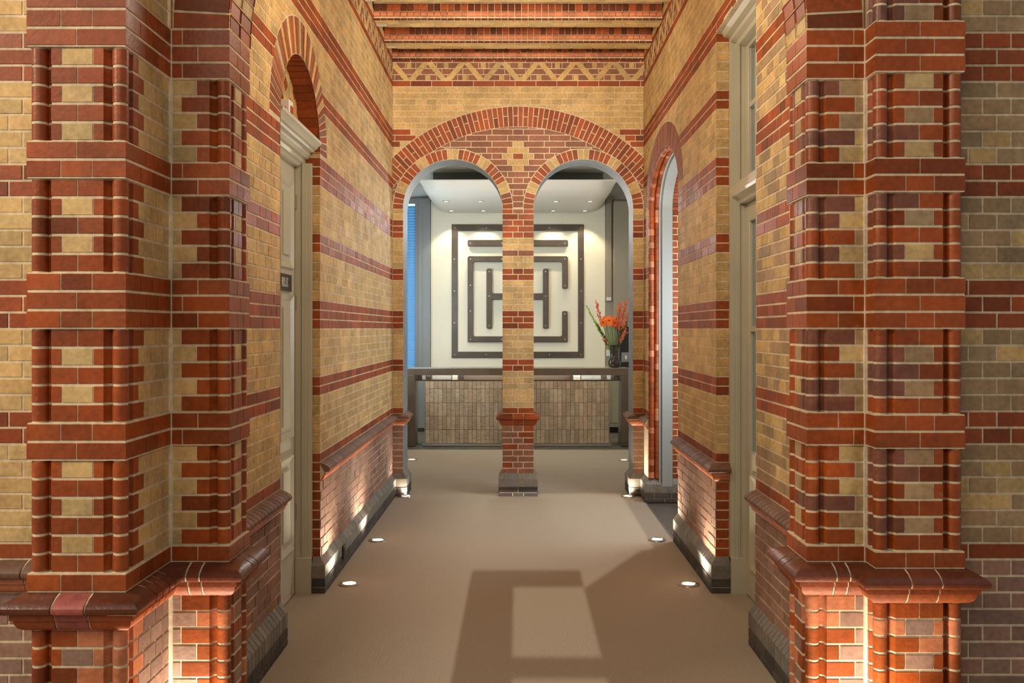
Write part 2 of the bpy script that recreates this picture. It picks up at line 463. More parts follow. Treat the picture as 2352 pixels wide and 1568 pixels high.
# near and far reveal of the recess, brick by brick
FJ = Frame((-XW - .13, Y2, 0), (1, 0, 0))
stack(B, FJ, 0, .13, -24, 19, lambda k, u: 'R' if course(k) in 'RB' else 'Y')
backing(B, FJ, -.1, .13, 0, dl[1])
NJ = Frame((-XW, Y1, 0), (-1, 0, 0))
stack(B, NJ, 0, .13, -24, 19, course)
backing(B, NJ, 0, .23, 0, dl[1])
# patterned tympanum at the back of the recess
TF = Frame((-XW - .13, 0, 0), (0, 1, 0))
backing(B, TF, Y1 - .05, Y2 + .05, 2.83, 3.5)
for r in range(2, 13):
    for q in range(10):
        u = Y1 - .02 + q * .108 + (r % 2) * .054; v = dl[1] - .06 + r * .052
        B.brick([TF(u + a, v + b, .0) for a, b in ((-.05, 0), (0, -.048), (.05, 0), (0, .048))], bc('R' if (r % 4 == 0 and q % 2 == 0) or (r % 4 == 2 and q % 2) else 'Y'), dep=.003, ins=.0008)
# solid body behind the faces
for y0, y1_, z0, z1 in ((3.7, Y1 - .01, 0, 4.9), (Y2 + .01, 9.8, 0, 4.9), (Y1 - .01, Y2 + .01, 3.58, 4.9)):
    B.solid(-1.7, -XW - .012, y0, y1_, z0, z1, mort)
B.solid(-1.7, -XW - .14, Y1 - .01, Y2 + .01, 2.82, 3.6, mort)
B.build('wall_left')
# left ledge and plinth
P1 = Path([(-XW, Y2), (-XW, YE), (-1.185, YE), (-1.185, 9.8)])
P0 = Path([(-1.085, 3.69), (-XW, 3.69), (-XW, Y1)])
B = Bricks()
for P in (P1, P0): ledge(B, P, ledge_joints(P))
B.build('trim_1')
B = Bricks()
for P in (Path([(-XW - .047, Y2)] + [tuple(p) for p in P1.p]), P0): plinth(B, P)
B.build('baseboard_left')

# ---- right wall: pillar between the glazed door and the archway
RF = Frame((XW, 0, 0), (0, -1, 0))          # u = -Y
Y3, Y4 = 7.41, 9.1
da = (-(Y3 + Y4) / 2, 2.90, (Y4 - Y3) / 2, .44)
wtop = 3.66
B = Bricks()
mr = arch_clip(*da, .215)
backing(B, RF, -YE, -Y2, 0, ZK(ZTOP), [da])
backing(B, RF, -Y2, -Y1, wtop, ZK(ZTOP))
backing(B, RF, -Y1, -3.69, 0, ZK(ZTOP))
for u0, u1, k0 in ((-YE, -Y2, -14), (-Y2, -Y1, 31), (-Y1, -3.69, -14)):
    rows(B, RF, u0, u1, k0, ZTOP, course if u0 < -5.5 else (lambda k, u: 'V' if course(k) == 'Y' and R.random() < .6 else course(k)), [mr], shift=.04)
for u0, u1 in ((-Y3, -Y2), (-Y1, -3.69)):
    rows(B, RF, u0, u1, -24, -16, course, [mr], shift=.07, dep=.007, rough=.003)
voussoirs(B, RF, *da, .215, 46, lambda i, n: 'T' if i % 3 else 'R', split=False)
zigzag(B, RF, -YE, -3.8)
# end face of the pillar beside the glazed door, and the other cheek of that opening
EF = Frame((XW, Y2, 0), (1, 0, 0))
stack(B, EF, 0, .085, -24, 31, lambda k, u: 'R' if course(k) in 'RB' else 'Y')
backing(B, EF, 0, .2, 0, wtop)
B.solid(XW, XW + .3, Y2 - .001, Y1 + .001, wtop, wtop + .02, mort)
# rolls and inner orders of the archway: red order, painted lining, red order behind
def arch_roll(ctr, r, h):
    """a round moulding following jambs and arch at depth h behind the wall face"""
    uc, vc, ra, rb = da
    full = [(uc + ra - .012, .24 + i * (vc - .24) / 42) for i in range(42)] + [(uc + (ra - .012) * math.cos(PI * i / 40), vc + (rb - .012) * math.sin(PI * i / 40)) for i in range(41)] + [(uc - ra + .012, vc - i * (vc - .24) / 42) for i in range(1, 43)]
    for a, b in zip(full, full[1:]):
        d = Vector((b[0] - a[0], b[1] - a[1])).normalized(); nrm = Vector((-d.y, d.x)); g = .0012
        a2 = (a[0] + d.x * g, a[1] + d.y * g); b2 = (b[0] - d.x * g, b[1] - d.y * g)
        vs = []
        for p in (a2, b2):
            for j in range(9):
                t = -.25 * PI + 1.5 * PI * j / 8 - PI * .25
                vs.append(RF(p[0] + nrm.x * r * math.sin(t + PI / 4), p[1] + nrm.y * r * math.sin(t + PI / 4), h + r * math.cos(t + PI / 4)))
        B.raw(vs, [(j, j + 1, 10 + j, 9 + j) for j in range(8)], bc('R' if R.random() < .82 else 'L'))
arch_roll(da, .026, -.03)
arch_roll(da, .022, -.082)
for (h0, h1) in ((-.0, -.105),):
    soffit(B, RF, *da, h0, h1, 40, lambda i, n: 'L')
def jamb(yy, sgn, h0, h1, k0, k1, c):
    fr = Frame((XW, yy, 0), (1, 0, 0)) if sgn > 0 else Frame((XW + 1, yy, 0), (-1, 0, 0))
    a, b = (-h0, -h1) if sgn > 0 else (1 + h1, 1 + h0)
    rows(B, fr, a, b, k0, k1, c)
    backing(B, fr, a, b, 0, da[1])
for yy, sg in ((Y4, 1), (Y3, -1)):
    jamb(yy, sg, 0, -.105, -24, 19, lambda k, u: 'R')
    jamb(yy, sg, -.235, -.6, -24, 19, lambda k, u: 'R')
da2 = (da[0], da[1], da[2] - .03, da[3] - .03)
soffit(B, RF, *da, -.235, -.6, 40, lambda i, n: 'R')
B.solid(XW + .012, 1.5, Y2 + .012, Y3 - .012, 0, 4.9, mort)
B.solid(XW + .012, 1.9, Y4 + .012, 9.8, 0, 4.9, mort)
B.solid(XW + .012, 1.9, Y3 - .012, Y4 + .012, 3.36, 4.9, mort)
B.solid(XW + .012, 1.7, 3.7, Y1 - .01, 0, 4.9, mort)
B.solid(XW + .012, 1.7, Y1 - .01, Y2 + .01, wtop + .03, 4.9, mort)
B.build('wall_right')
# painted lining of the archway
mb = MB()
fr = RF
uc, vc, ra, rb = da
ra -= .012; rb -= .012
full = [(uc + ra, 0.16)] + [(uc + ra * math.cos(PI * i / 48), vc + rb * math.sin(PI * i / 48)) for i in range(49)] + [(uc - ra, 0.16)]
prof = [(-.1, 0), (-.1, .02), (-.113, .02), (-.118, .008), (-.128, .008), (-.132, .03), (-.23, .03), (-.24, .0)]   # (depth, inward)
vs = []
for i, (u, v) in enumerate(full):
    if i == 0: d = (-1, 0)
    elif i == len(full) - 1: d = (1, 0)
    else:
        t = PI * (i - 1) / 48; d = (-math.cos(t), -math.sin(t))
    vs += [RF(u + d[0] * w, v + d[1] * w, h) for h, w in prof]
m = len(prof)
mb.add(vs, [(i * m + j, i * m + j + 1, (i + 1) * m + j + 1, (i + 1) * m + j) for i in range(len(full) - 1) for j in range(m - 1)])
mb.build('door_frame', M['grey'], kind='structure').name = 'trim_2'
PR1 = Path([(1.185, 9.8), (1.185, YE), (XW, YE), (XW, Y4)])
PR2 = Path([(XW, Y3), (XW, Y2), (XW + .085, Y2)])
PR3 = Path(mirror([(-1.085, 3.69), (-XW, 3.69), (-XW, Y1)]))
B = Bricks()
for P in (PR1, PR2, PR3): ledge(B, P, ledge_joints(P))
B.build('trim_3')
B = Bricks()
for P in (Path([tuple(p) for p in PR1.p] + [(XW + .4, Y4)]), PR2, PR3): plinth(B, P)
B.build('baseboard_right')

# ================================================================ double-arch wall
B = Bricks()
EFr = Frame((0, YE, 0), (1, 0, 0))
AC, AR, AV = .674, .513, 2.9585
ops = [(-AC, AV, AR, AR), (AC, AV, AR, AR)]
TH = .37
backing(B, EFr, -XW, XW, 0, ZK(ZTOP), ops)
sm = [arch_clip(*o, .108) for o in ops]
BV, BI, BO = 2.158, 1.650, 1.861
out_big = lambda p: ell_clip(p, 0, BV, BO, BO, 1)
in_big = lambda p: ell_clip(p, 0, BV, BI, BI, -1)
def far_col(k, u):
    if 30 <= k <= 32: return 'R' if abs(u) > 1.13 else 'Y'
    if k in (23, 24): return 'Y'
    return course(k)
def keep_above(p):
    return p if sum(q[1] for q in p) / len(p) > 2.85 else []
rows(B, EFr, -XW, XW, 18, ZTOP, far_col, [out_big, lambda p: p if p and math.hypot(sum(q[0] for q in p) / len(p), sum(q[1] for q in p) / len(p) - BV) > BO - .01 else []], shift=.03)
side = [lambda p: half(p, (-XW, 0), (1, 0)), lambda p: half(p, (XW, 0), (-1, 0))]
# tympanum between the big arch and the small ones, with its diamond
for k in range(20, 34):
    v0 = ZK(k) + GAP / 2; v1 = ZK(k + 1) - GAP / 2
    js = [-.054 - .108 * i for i in range(14)][::-1] + [.054 + .108 * i for i in range(14)] if k == 28 else ([-.054 - .216 * i for i in range(7)][::-1] + [.054 + .216 * i for i in range(7)] if k % 2 == 0 else [-.108 - .216 * i for i in range(7)][::-1] + [.108 + .216 * i for i in range(7)])
    for a, b in zip(js, js[1:]):
        poly = [(a + GAP / 2, v0), (b - GAP / 2, v0), (b - GAP / 2, v1), (a + GAP / 2, v1)]
        for c in [in_big] + sm + side:
            if poly: poly = c(poly)
        m = (a + b) / 2
        col = 'T'
        if k in (26, 27, 29, 30) and abs(m) < .02: col = 'Y'
        if k == 28: col = 'R' if abs(m) < .02 else ('Y' if abs(m) < .12 else 'T')
        if len(poly) > 2 and area(poly) > 2e-4: B.brick([EFr(u, v) for u, v in poly], bc(col))
out_small = [lambda p, o=o: ell_clip(p, o[0], o[1], AR + .108, AR + .108, 1) for o in ops]
voussoirs(B, EFr, 0, BV, BI, BI, BO - BI, 66, lambda i, n: 'R', .19 * PI, .81 * PI, side + out_small, split=True)
voussoirs(B, EFr, 0, BV, BI, BI, BO - BI, 14, lambda i, n: 'R', .13 * PI, .19 * PI, side + out_small)
voussoirs(B, EFr, 0, BV, BI, BI, BO - BI, 14, lambda i, n: 'R', .81 * PI, .87 * PI, side + out_small)
for o in ops:
    voussoirs(B, EFr, *o, .108, 32, lambda i, n: 'Y' if i in (3, 4, 9, 10, 15, 16, 21, 22, 27, 28) else 'R', clips=side)
# jambs and pillar below the springing
for k in range(-24, 20):
    if k in (-15, -16): continue
    v0 = ZK(k) + GAP / 2; v1 = min(ZK(k + 1) - GAP / 2, AV - .003)
    if v1 - v0 < .02: continue
    dp = .0055 if k < -16 else .0035
    for u0, u1 in ((-XW + .004, -1.187), (1.187, XW - .004)):
        B.brick([EFr(u0, v0), EFr(u1, v0), EFr(u1, v1), EFr(u0, v1)], bc(course(k)), dep=dp)
    js = (-.161, -.054, .054, .161) if k % 2 else (-.161, 0, .161)
    for a, b in zip(js, js[1:]):
        c = course(k)
        if k >= 18: c = 'T' if abs((a + b) / 2) < .06 else 'R'
        if k < -16: c = 'T' if R.random() < .6 else 'R'
        if k == 12: c = 'T'
        x0 = a + (GAP / 2 if a > -.16 else 0); x1 = b - (GAP / 2 if b < .16 else 0)
        B.brick([EFr(x0, v0), EFr(x1, v0), EFr(x1, v1), EFr(x0, v1)], bc(c), dep=dp)
zigzag(B, EFr, -XW, XW)
# painted reveals through the wall
grey = (*C_['G'], .55)
for o in ops:
    soffit(B, EFr, *o, -.0022, -TH, 1, None, 0.0, smooth=grey)
backing(B, Frame((0, YE + TH, 0), (-1, 0, 0)), -XW - .9, XW + .9, 0, 5, [(AC, AV, AR, AR), (-AC, AV, AR, AR)], col=(*C_['G'], .7))
B.build('wall_back')
# pillar trims
PP = Path([(-.161, 9.8), (-.161, YE), (.161, YE), (.161, 9.8)])
B = Bricks()
a, b = PP.s[1], PP.s[2]
ledge(B, PP, [0, .12, .24, a + .11, a + .216, b + .12, b + .24, PP.L], 'R', 'R')
B.build('trim_4')
B = Bricks(); plinth(B, PP, .108); B.build('baseboard_pillar')

# ================================================================ ribbed ceiling
B = Bricks()
RB = [(-.004, 4.492), (.004, 4.494), (.004, 4.508), (-.004, 4.512), (-.004, 4.524), (.012, 4.530), (.02, 4.542), (.02, 4.556), (.012, 4.566), (.006, 4.570)]
RT = [(.004, 4.574), (.012, 4.577), (.012, 4.636), (.004, 4.64)]
for i in range(10):
    yr = 9.43 - .6 * i if i else 9.425
    if i: yr = 8.86 - .65 * (i - 1)
    P = Path([(-XW, yr), (XW, yr)])
    sweep(B, P, 0, P.L, [(-.008, 4.50), (-.008, 4.66)], mort)
    n = round(P.L / .06)
    for j in range(n):
        a, b = P.L * j / n + .003, P.L * (j + 1) / n - .003
        sweep(B, P, a, b, RB[:4], bc('D')); sweep(B, P, a, b, RB[4:], bc('L')); sweep(B, P, a, b, RT, bc('R' if R.random() < .5 else 'D'))
    # yellow underside behind the moulding, then the cove up to the slab
    y2 = yr + (.2 if i else .01)
    u = -XW; q = 0
    while u < XW and i:
        for yy, w in ((yr, .1), (yr + .1, .1)):
            uu = u + (.1 if yy > yr else 0)
            x0, x1 = max(uu, -XW) + .003, min(uu + .21, XW) - .003
            if x1 - x0 > .02: B.brick([(x0, yy + w - .003, 4.494), (x1, yy + w - .003, 4.494), (x1, yy + .003, 4.494), (x0, yy + .003, 4.494)], bc('Y'))
        u += .216
    if i:
        B.raw([(-XW, yr, 4.5), (XW, yr, 4.5), (XW, y2, 4.5), (-XW, y2, 4.5), (XW, y2, 4.7), (-XW, y2, 4.7)], [(0, 3, 2, 1), (3, 5, 4, 2)], (*C_['M'], .9))
B.solid(-1.7, 1.7, 3.2, 9.8, 4.66, 4.9, (*C_['Y'], .6))
B.build('ceiling')

# ================================================================ the near arch with its piers (hall wall)
RR = .026; CC = .030
def roll_corner(P, d1, n1, f=.008):
    """hollow, roll, hollow round a convex corner: points along the walk"""
    loc = [(.078, f), (.0745, .018), (.068, .027)]
    loc += [(CC + RR * math.cos(math.radians(t)), CC + RR * math.sin(math.radians(t))) for t in range(10, -281, -29)]
    loc += [(.027, .068), (.018, .0745), (f, .078)]
    return [(P[0] - d1[0] * x - n1[0] * y, P[1] - d1[1] * x - n1[1] * y) for x, y in loc]
def pier(B, yf, mir, yb=3.47):
    """left-hand pier laid out as plan walk; mir mirrors it for the right"""
    sq = [(-1.632, yb), (-1.632, yf), (-1.302, yf), (-1.302, 3.431), (-1.083, 3.431), (-1.083, 3.69), (-1.297, 3.69)]
    conv = [False, True, True, False, True, True, False]
    fld = []; start = {}; end = {}
    f = .008
    for i, p in enumerate(sq):
        if i == 0: fld.append((p[0] + f, p[1])); start[0] = (0, 0.0); continue
        d1 = Vector(p) - Vector(sq[i - 1]); L = d1.length; d1.normalize(); n1 = (d1.y, -d1.x)
        if conv[i]:
            rc = roll_corner(p, d1, n1); end[i - 1] = (len(fld), L - .078); fld += rc; start[i] = (len(fld) - 1, .078)
        else:
            if i < len(sq) - 1:
                d2 = (Vector(sq[i + 1]) - Vector(p)).normalized(); n2 = (d2.y, -d2.x)
                q = (p[0] - f * (n1[0] + n2[0]), p[1] - f * (n1[1] + n2[1]))
            else: q = (p[0], p[1] - f)
            end[i - 1] = (len(fld), L); fld.append(q); start[i] = (len(fld) - 1, 0.0)
    lens = [(Vector(b) - Vector(a)).length for a, b in zip(sq, sq[1:])]
    Pf = Path(fld); Ps = Path(sq)
    def s_of(path, face, t):
        if path is Ps: return Ps.s[face] + t
        i, t0 = start[face]; return Pf.s[i] + min(max(t - t0, 0), max(0, end[face][1] - t0))
    specs = {   # face: joints for the two alternating kinds of row, and where colour turns yellow
        1: ((.113, .217), (.165,)),
        2: ((.12, .225, .33), (.165, .27, .345)),
        4: ((), ()), 3: ((.1,), (.042,)),
    }
    inner = ((.095, .175), (.135,))
    tot = Pf.L
    for k in range(-28, 32):
        if k in (-15, -16): continue
        if k >= 18 and k in (): continue
        band = k in RED and k > -20
        path = Ps if band else Pf
        ty = (k % 2)
        z0 = ZK(k) + GAP / 2; z1 = ZK(k + 1) - GAP / 2
        fill = 'B' if k <= -17 else 'Y'
        js = [(0.0, None)]
        for face in range(6):
            if face >= 3 and k >= 18: break
            L = lens[face]
            if face == 3: js.append((s_of(path, 3, 0), None))
            sp = inner if face == 4 else specs.get(face, ((), ()))
            for t in sp[ty]:
                if t < L - .03: js.append((s_of(path, face, t), None))
            if face == 5: js.append((s_of(path, 5, .1), None))
        lim = path.L if k < 18 else s_of(path, 3, 0)
        ss = sorted({round(j[0], 5) for j in js if j[0] < lim - .01}) + [lim]
        for a, b in zip(ss, ss[1:]):
            m = (a + b) / 2; face = 0
            for fi in range(6):
                if m >= s_of(path, fi, 0) - 1e-4: face = fi
            col = 'R'
            if not band:
                t = m - s_of(path, face, 0) + (0 if path is Ps else start[face][1])
                if face == 1 and ty == 0 and .1 < t < .23: col = fill
                if face == 2 and t > (.12 if ty == 0 else .165): col = fill
                if face == 3 and t < (.1 if ty == 0 else .042): col = fill
                if face == 4 and ty == 0 and .08 < t < .18: col = fill
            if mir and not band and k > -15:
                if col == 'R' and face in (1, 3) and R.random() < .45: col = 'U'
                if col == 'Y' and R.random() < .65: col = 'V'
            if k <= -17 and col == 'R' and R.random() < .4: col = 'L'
            sweep(B, path, a + (GP / 2 if a > 0 else 0), b - GP / 2, bprof(z0, z1), gl(bc(col)))
        # bed joints show as a mortar strip set back a little
        sweep(B, path, 0, lim, mprof(ZK(k), ZK(k + 1)), mort, caps=False)
        if band and (k - 1) not in RED or (k + 1) not in RED and band:
            pass
    # flat mortar shelves where the square courses overhang the rolls
    for k in range(-28, 33):
        if (k in RED) != ((k - 1) in RED) and k > -14:
            lim = 7 if k < 18 else 4
            pts = [Vector(p) for p in sq[:lim]]
            z = ZK(k)
            out = [Ps.sub(0, Ps.L)[i] for i in range(len(sq))][:lim]
            vs = []
            for p, n in out:
                vs.append((p.x - n.x * .0022, p.y - n.y * .0022, z)); vs.append((p.x - n.x * .085, p.y - n.y * .085, z))
            B.raw(vs, [(2 * i, 2 * i + 1, 2 * i + 3, 2 * i + 2) for i in range(len(out) - 1)], mort)
    for z0_, z1_ in ((0, ZT - .12), (ZT, ZK(18))):
        B.solid(-1.312, -1.2985, 3.4275, 3.441, z0_, z1_, (*lin(214, 196, 166), .9))
    js = ([0, .04] if mir else [0, .12, .25]) + [Ps.s[1] + .11, Ps.s[1] + .22]
    t = Ps.s[2] + .1
    while t < Ps.s[3] - .08: js.append(t); t += .058
    js += [Ps.s[3] + .075, Ps.s[3] + .125, Ps.s[4] + .09, Ps.s[4] + .15, Ps.s[5] + .1, Ps.L]
    js = sorted(j for j in js if True)
    ledge(B, Ps, js, 'D', 'R', None if mir else 3)
    plinth(B, Ps)
    if mir:
        B.V = [(-x, y, z) for x, y, z in B.V]; B.Fc = [tuple(reversed(fc)) for fc in B.Fc]
HF = Frame((0, 3.431, 0), (1, 0, 0))
na = (0, ZK(18), 1.083, 1.083)
for side_name, yf, mir in (('wall_front_left', 3.035, False), ('wall_front_right', 3.335, True)):
    B = Bricks()
    pier(B, yf, mir)
    s = 1 if mir else -1
    # hall wall beyond the pier
    fr = Frame((1.632, 3.47, 0), (1, 0, 0)) if mir else Frame((-3.2, 3.47, 0), (1, 0, 0))
    L = 1.568
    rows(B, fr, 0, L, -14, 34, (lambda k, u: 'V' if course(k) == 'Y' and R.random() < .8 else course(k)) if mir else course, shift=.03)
    rows(B, fr, 0, L, -28, -14 if mir else -16, course, shift=.03)
    backing(B, fr, 0, L, 0, ZK(34))
    if not mir:
        P = Path([(-3.2, 3.47), (-1.632, 3.47)]); ledge(B, P, ledge_joints(P, .11))
    B.solid(*((1.31, 3.2) if mir else (-3.2, -1.31)), 3.485, 3.68, 0, ZK(34), mort)
    x0, x1 = (1.1, 1.62) if mir else (-1.62, -1.1)
    B.solid(*((1.32, 1.61) if mir else (-1.61, -1.32)), yf + .1, 3.6, 0, ZK(32), mort)
    # half of the near arch and the wall over it
    cl = arch_clip(*na, .215)
    hs = (lambda p: half(p, (0, 0), (1, 0))) if mir else (lambda p: half(p, (0, 0), (-1, 0)))
    a0, a1 = (0, 1.297) if mir else (-1.297, 0)
    rows(B, HF, a0, a1, 18, 46, course, [cl])
    ra_ = (na[0], na[1], na[2], na[3])
    t0, t1 = (0, PI / 2) if mir else (PI / 2, PI)
    voussoirs(B, HF, *na, .215, 30, lambda i, n: 'Y' if i % 4 == 2 else 'R', t0, t1)
    bfr = HF
    us = [a0 + (a1 - a0) * i / 40 for i in range(41)]
    for a, b in zip(us, us[1:]):
        lo = [na[1] + math.sqrt(max(0, na[2] ** 2 - u * u)) for u in (a, b)]
        B.face([HF(a, lo[0], -.0022), HF(b, lo[1], -.0022), HF(b, 4.9, -.0022), HF(a, 4.9, -.0022)], mort)
    for i in range(30):
        b0 = t0 + (t1 - t0) * i / 30 + .002; b1 = t0 + (t1 - t0) * (i + 1) / 30 - .002
        q = lambda t, h: HF(na[2] * math.cos(t), na[1] + na[3] * math.sin(t), h)
        for h0, h1 in ((0, -.12), (-.126, -.26)):
            B.brick([q(b0, h0), q(b0, h1), q(b1, h1), q(b1, h0)], bc('R' if i % 3 else 'Y'), dep=.004)
    B.solid(*((1.09, 1.297) if mir else (-1.297, -1.09)), 3.445, 3.68, 4.1, 4.9, mort)
    B.solid(*((0, 1.297) if mir else (-1.297, 0)), 3.445, 3.68, 4.0, 4.9, mort)
    B.build(side_name)

# ================================================================ floors
mb = MB(); mb.box(-4, 4, -7, 16, -.1, -.006); mb.build('floor', M['stone'], kind='structure')
mb = MB(); mb.box(-1.27, 1.275, 3.2, 13.04, -.006, 0); mb.box(-4, 4, -6.5, 3.2, -.006, 0)
mb.box(-1.46, -1.27, Y1, Y2, -.006, 0); mb.box(1.275, 1.5, Y1, Y2, -.006, 0); mb.box(-1.9, -1.27, 9.82, 13.04, -.006, 0); mb.box(1.275, 1.9, 9.82, 13.04, -.006, 0)
o = mb.build('carpet', M['carpet'], kind='structure'); o.name = 'floor_carpet'
o['label'] = 'beige grey speckled carpet running along the brick corridor'
mb = MB(); mb.box(1.262, 1.275, Y3 - 1.4, 9.4, -.004, .003); mb.build('trim_5', M['steel'], kind='structure')

# ================================================================ left door
org = (-1.45, (Y1 + Y2) / 2, 0)
door = empty('door_1', org, kind='structure')
xd = -1.45
mb = MB(org); mb.box(xd - .045, xd, Y1 + .02, Y2 - .045, .008, 2.78)
leaf = mb.build('leaf', M['paint'], door, bevel=.002)
def panel(y0, y1, z0, z1, name='panel', x=xd, s=1, par=None, o_=org, raised=True, mt='paint'):
    """moulded frame proud of the leaf with a field inside"""
    mb = MB(o_)
    pr = [(0, 0), (.016, .006), (.012, .016), (.006, .03), (-.001, .045)]
    rings = []
    vs = []
    for h, i in pr:
        vs += [(x + s * h, y0 + i, z0 + i), (x + s * h, y1 - i, z0 + i), (x + s * h, y1 - i, z1 - i), (x + s * h, y0 + i, z1 - i)]
    fs = []
    for j in range(len(pr) - 1):
        for q in range(4):
            a, b = j * 4 + q, j * 4 + (q + 1) % 4
            fs.append((a, b, b + 4, a + 4) if s > 0 else (a, a + 4, b + 4, b))
    mb.add(vs, fs)
    if raised:
        i = .085
        mb.box(min(x, x + s * .01), max(x, x + s * .01), y0 + i, y1 - i, z0 + i, z1 - i)
    return mb.build(name, M[mt], par, ang=25)
for (z0, z1) in ((2.10, 2.66), (1.03, 1.94), (.31, .92)):
    panel(5.13, 5.47, z0, z1, par=leaf); panel(5.53, 5.86, z0, z1, par=leaf)
# name plate whose end shows past the wall
mb = MB(org); mb.box(xd, xd + .012, 5.2, 5.81, 1.957, 2.062)
plate = mb.build('name_plate', M['black'], leaf, bevel=.001); plate['label'] = 'black name plate with white capitals'
mb = MB(org)
xl = xd + .0125
def ink(y0, y1, z0, z1): mb.box(xl, xl + .002, y0, y1, z0, z1)
zb, zh = 1.983, .056
def serif(y, z, w=.012): ink(y - w, y + w, z, z + .004)
y = 5.565   # R
ink(y, y + .011, zb, zb + zh); serif(y + .005, zb); ink(y - .006, y + .02, zb + zh - .004, zb + zh)
for i in range(7):
    a0 = PI / 2 - PI * i / 7; a1 = PI / 2 - PI * (i + 1) / 7
    f_ = lambda a, r, rz: (y + .018 + r * math.cos(a), zb + zh * .74 + rz * math.sin(a))
    pts = [f_(a0, .02, .0145), f_(a0, .009, .010), f_(a1, .009, .010), f_(a1, .02, .0145)]
    mb.prism([pts[0], pts[3], pts[2], pts[1]][::-1], xl, xl + .002, lambda a, b, d: (d, a, b))
ink(y + .008, y + .02, zb + zh * .47, zb + zh * .55)
mb.prism([(y + .016, zb + zh * .5), (y + .034, zb), (y + .046, zb), (y + .027, zb + zh * .5)], xl, xl + .002, lambda a, b, d: (d, a, b))
y = 5.622   # L
ink(y, y + .011, zb, zb + zh); serif(y + .005, zb + zh - .004); ink(y - .006, y + .034, zb, zb + .005); ink(y + .03, y + .034, zb, zb + .016)
y = 5.672   # E
ink(y, y + .011, zb, zb + zh); ink(y - .006, y + .036, zb, zb + .005); ink(y - .006, y + .033, zb + zh - .005, zb + zh); ink(y + .01, y + .024, zb + zh * .5, zb + zh * .5 + .005)
ink(y + .032, y + .036, zb, zb + .016); ink(y + .029, y + .033, zb + zh - .015, zb + zh); ink(y + .022, y + .025, zb + zh * .4, zb + zh * .65)
mb.build('lettering', M['offwhite'], plate)
mb = MB(org)
for z in (.5, 1.85, 2.5): mb.box(xd, xd + .012, Y2 - .06, Y2 - .035, z, z + .09)
mb.build('hinge', M['steel'], door)
# door posts: stepped mouldings facing along the corridor
def post(mb, y, sy, x0, x1, z1, sx, base=.235):
    st = [(0, .0), (.03, .008), (.048, .016), (.06, .008), (.075, .014), (.1, .02)]
    W = abs(x1 - x0)
    for (a, d), (b, _) in zip(st, st[1:] + [(W, 0)]):
        b = min(b, W)
        if b <= a: continue
        xa, xb = x0 + sx * a, x0 + sx * b
        mb.box(min(xa, xb), max(xa, xb), min(y, y - sy * (.03 + d)), max(y, y - sy * (.03 + d)), 0, z1)
    xa, xb = x0, x0 + sx * W
    mb.box(min(xa, xb), max(xa, xb), min(y, y - sy * .056), max(y, y - sy * .056), 0, base)
mb = MB(org); post(mb, Y2 - .004, 1, -1.345, -1.447, 2.80, -1); mb.build('far_post', M['paint'], door, bevel=.0025)
mb = MB(org); post(mb, Y1 + .004, -1, -1.345, -1.447, 2.80, -1); mb.build('near_post', M['paint'], door, bevel=.0025)
mb = MB(org)
cor = [(-1.46, 2.77), (-1.42, 2.775), (-1.405, 2.795), (-1.395, 2.80), (-1.39, 2.825), (-1.375, 2.83), (-1.36, 2.85), (-1.357, 2.868), (-1.337, 2.872), (-1.33, 2.885), (-1.318, 2.892), (-1.30, 2.915), (-1.288, 2.925), (-1.285, 2.942), (-1.46, 2.955)]
mb.prism(cor, Y2 - .006, Y1 + .006, lambda a, b, d: (a, d, b))
mb.build('cornice', M['paint'], door, ang=20)
# alarm box on the cornice
t = empty('alarm_box', (-1.36, 5.45, 2.95), 'small white alarm box with a red button on the door cornice', 'alarm')
og = (-1.36, 5.45, 2.95)
mb = MB(og); mb.box(-1.415, -1.345, 5.38, 5.47, 2.951, 3.075); mb.build('housing', M['offwhite'], t, bevel=.006)
mb = MB(og); mb.box(-1.395, -1.365, 5.374, 5.381, 2.985, 3.03); mb.box(-1.346, -1.338, 5.40, 5.44, 2.985, 3.04); mb.build('button', M['red_led'], t, bevel=.003)
# socket on the left plinth
og = (-XW + .04, 6.57, .1)
t = empty('wall_socket', og, 'small dark socket set in the left brick plinth', 'socket')
mb = MB(og); mb.box(-XW + .0405, -XW + .05, 6.53, 6.61, .075, .17); mb.build('plate', M['black'], t, bevel=.003)
mb = MB(og); mb.box(-XW + .05, -XW + .053, 6.55, 6.59, .095, .15); mb.build('insert', M['bronze'], t, bevel=.002)

# ================================================================ right glazed door with top light
org = (1.48, (Y1 + Y2) / 2, 0)
win = empty('door_2', org, kind='structure')
xs = 1.48
mb = MB(org); post(mb, Y2 - .004, 1, 1.383, 1.485, 3.58, 1); mb.build('far_post', M['paint'], win, bevel=.0025)
mb = MB(org); post(mb, Y1 + .004, -1, 1.383, 1.485, 3.58, 1); mb.build('near_post', M['paint'], win, bevel=.0025)
def sash(name, z0, z1, st, bars, rail_b, rail_t):
    mb = MB(org)
    mb.box(xs, xs + .05, Y2 - .04 - st, Y2 - .04, z0, z1); mb.box(xs, xs + .05, Y1 + .04, Y1 + .04 + st, z0, z1)
    mb.box(xs, xs + .05, Y1 + .04 + st, Y2 - .04 - st, z0, z0 + rail_b); mb.box(xs, xs + .05, Y1 + .04 + st, Y2 - .04 - st, z1 - rail_t, z1)
    for z in bars: mb.box(xs + .006, xs + .044, Y1 + .04 + st, Y2 - .04 - st, z - .018, z + .018)
    ym = (Y1 + Y2) / 2
    mb.box(xs + .006, xs + .044, ym - .014, ym + .014, z0 + rail_b, z1 - rail_t)
    fr = mb.build(name, M['paint'], win, bevel=.004)
    mb = MB(org); mb.box(xs + .022, xs + .028, Y1 + .04 + st, Y2 - .04 - st, z0 + rail_b, z1 - rail_t)
    mb.build('pane', M['glass'], fr)
    return fr
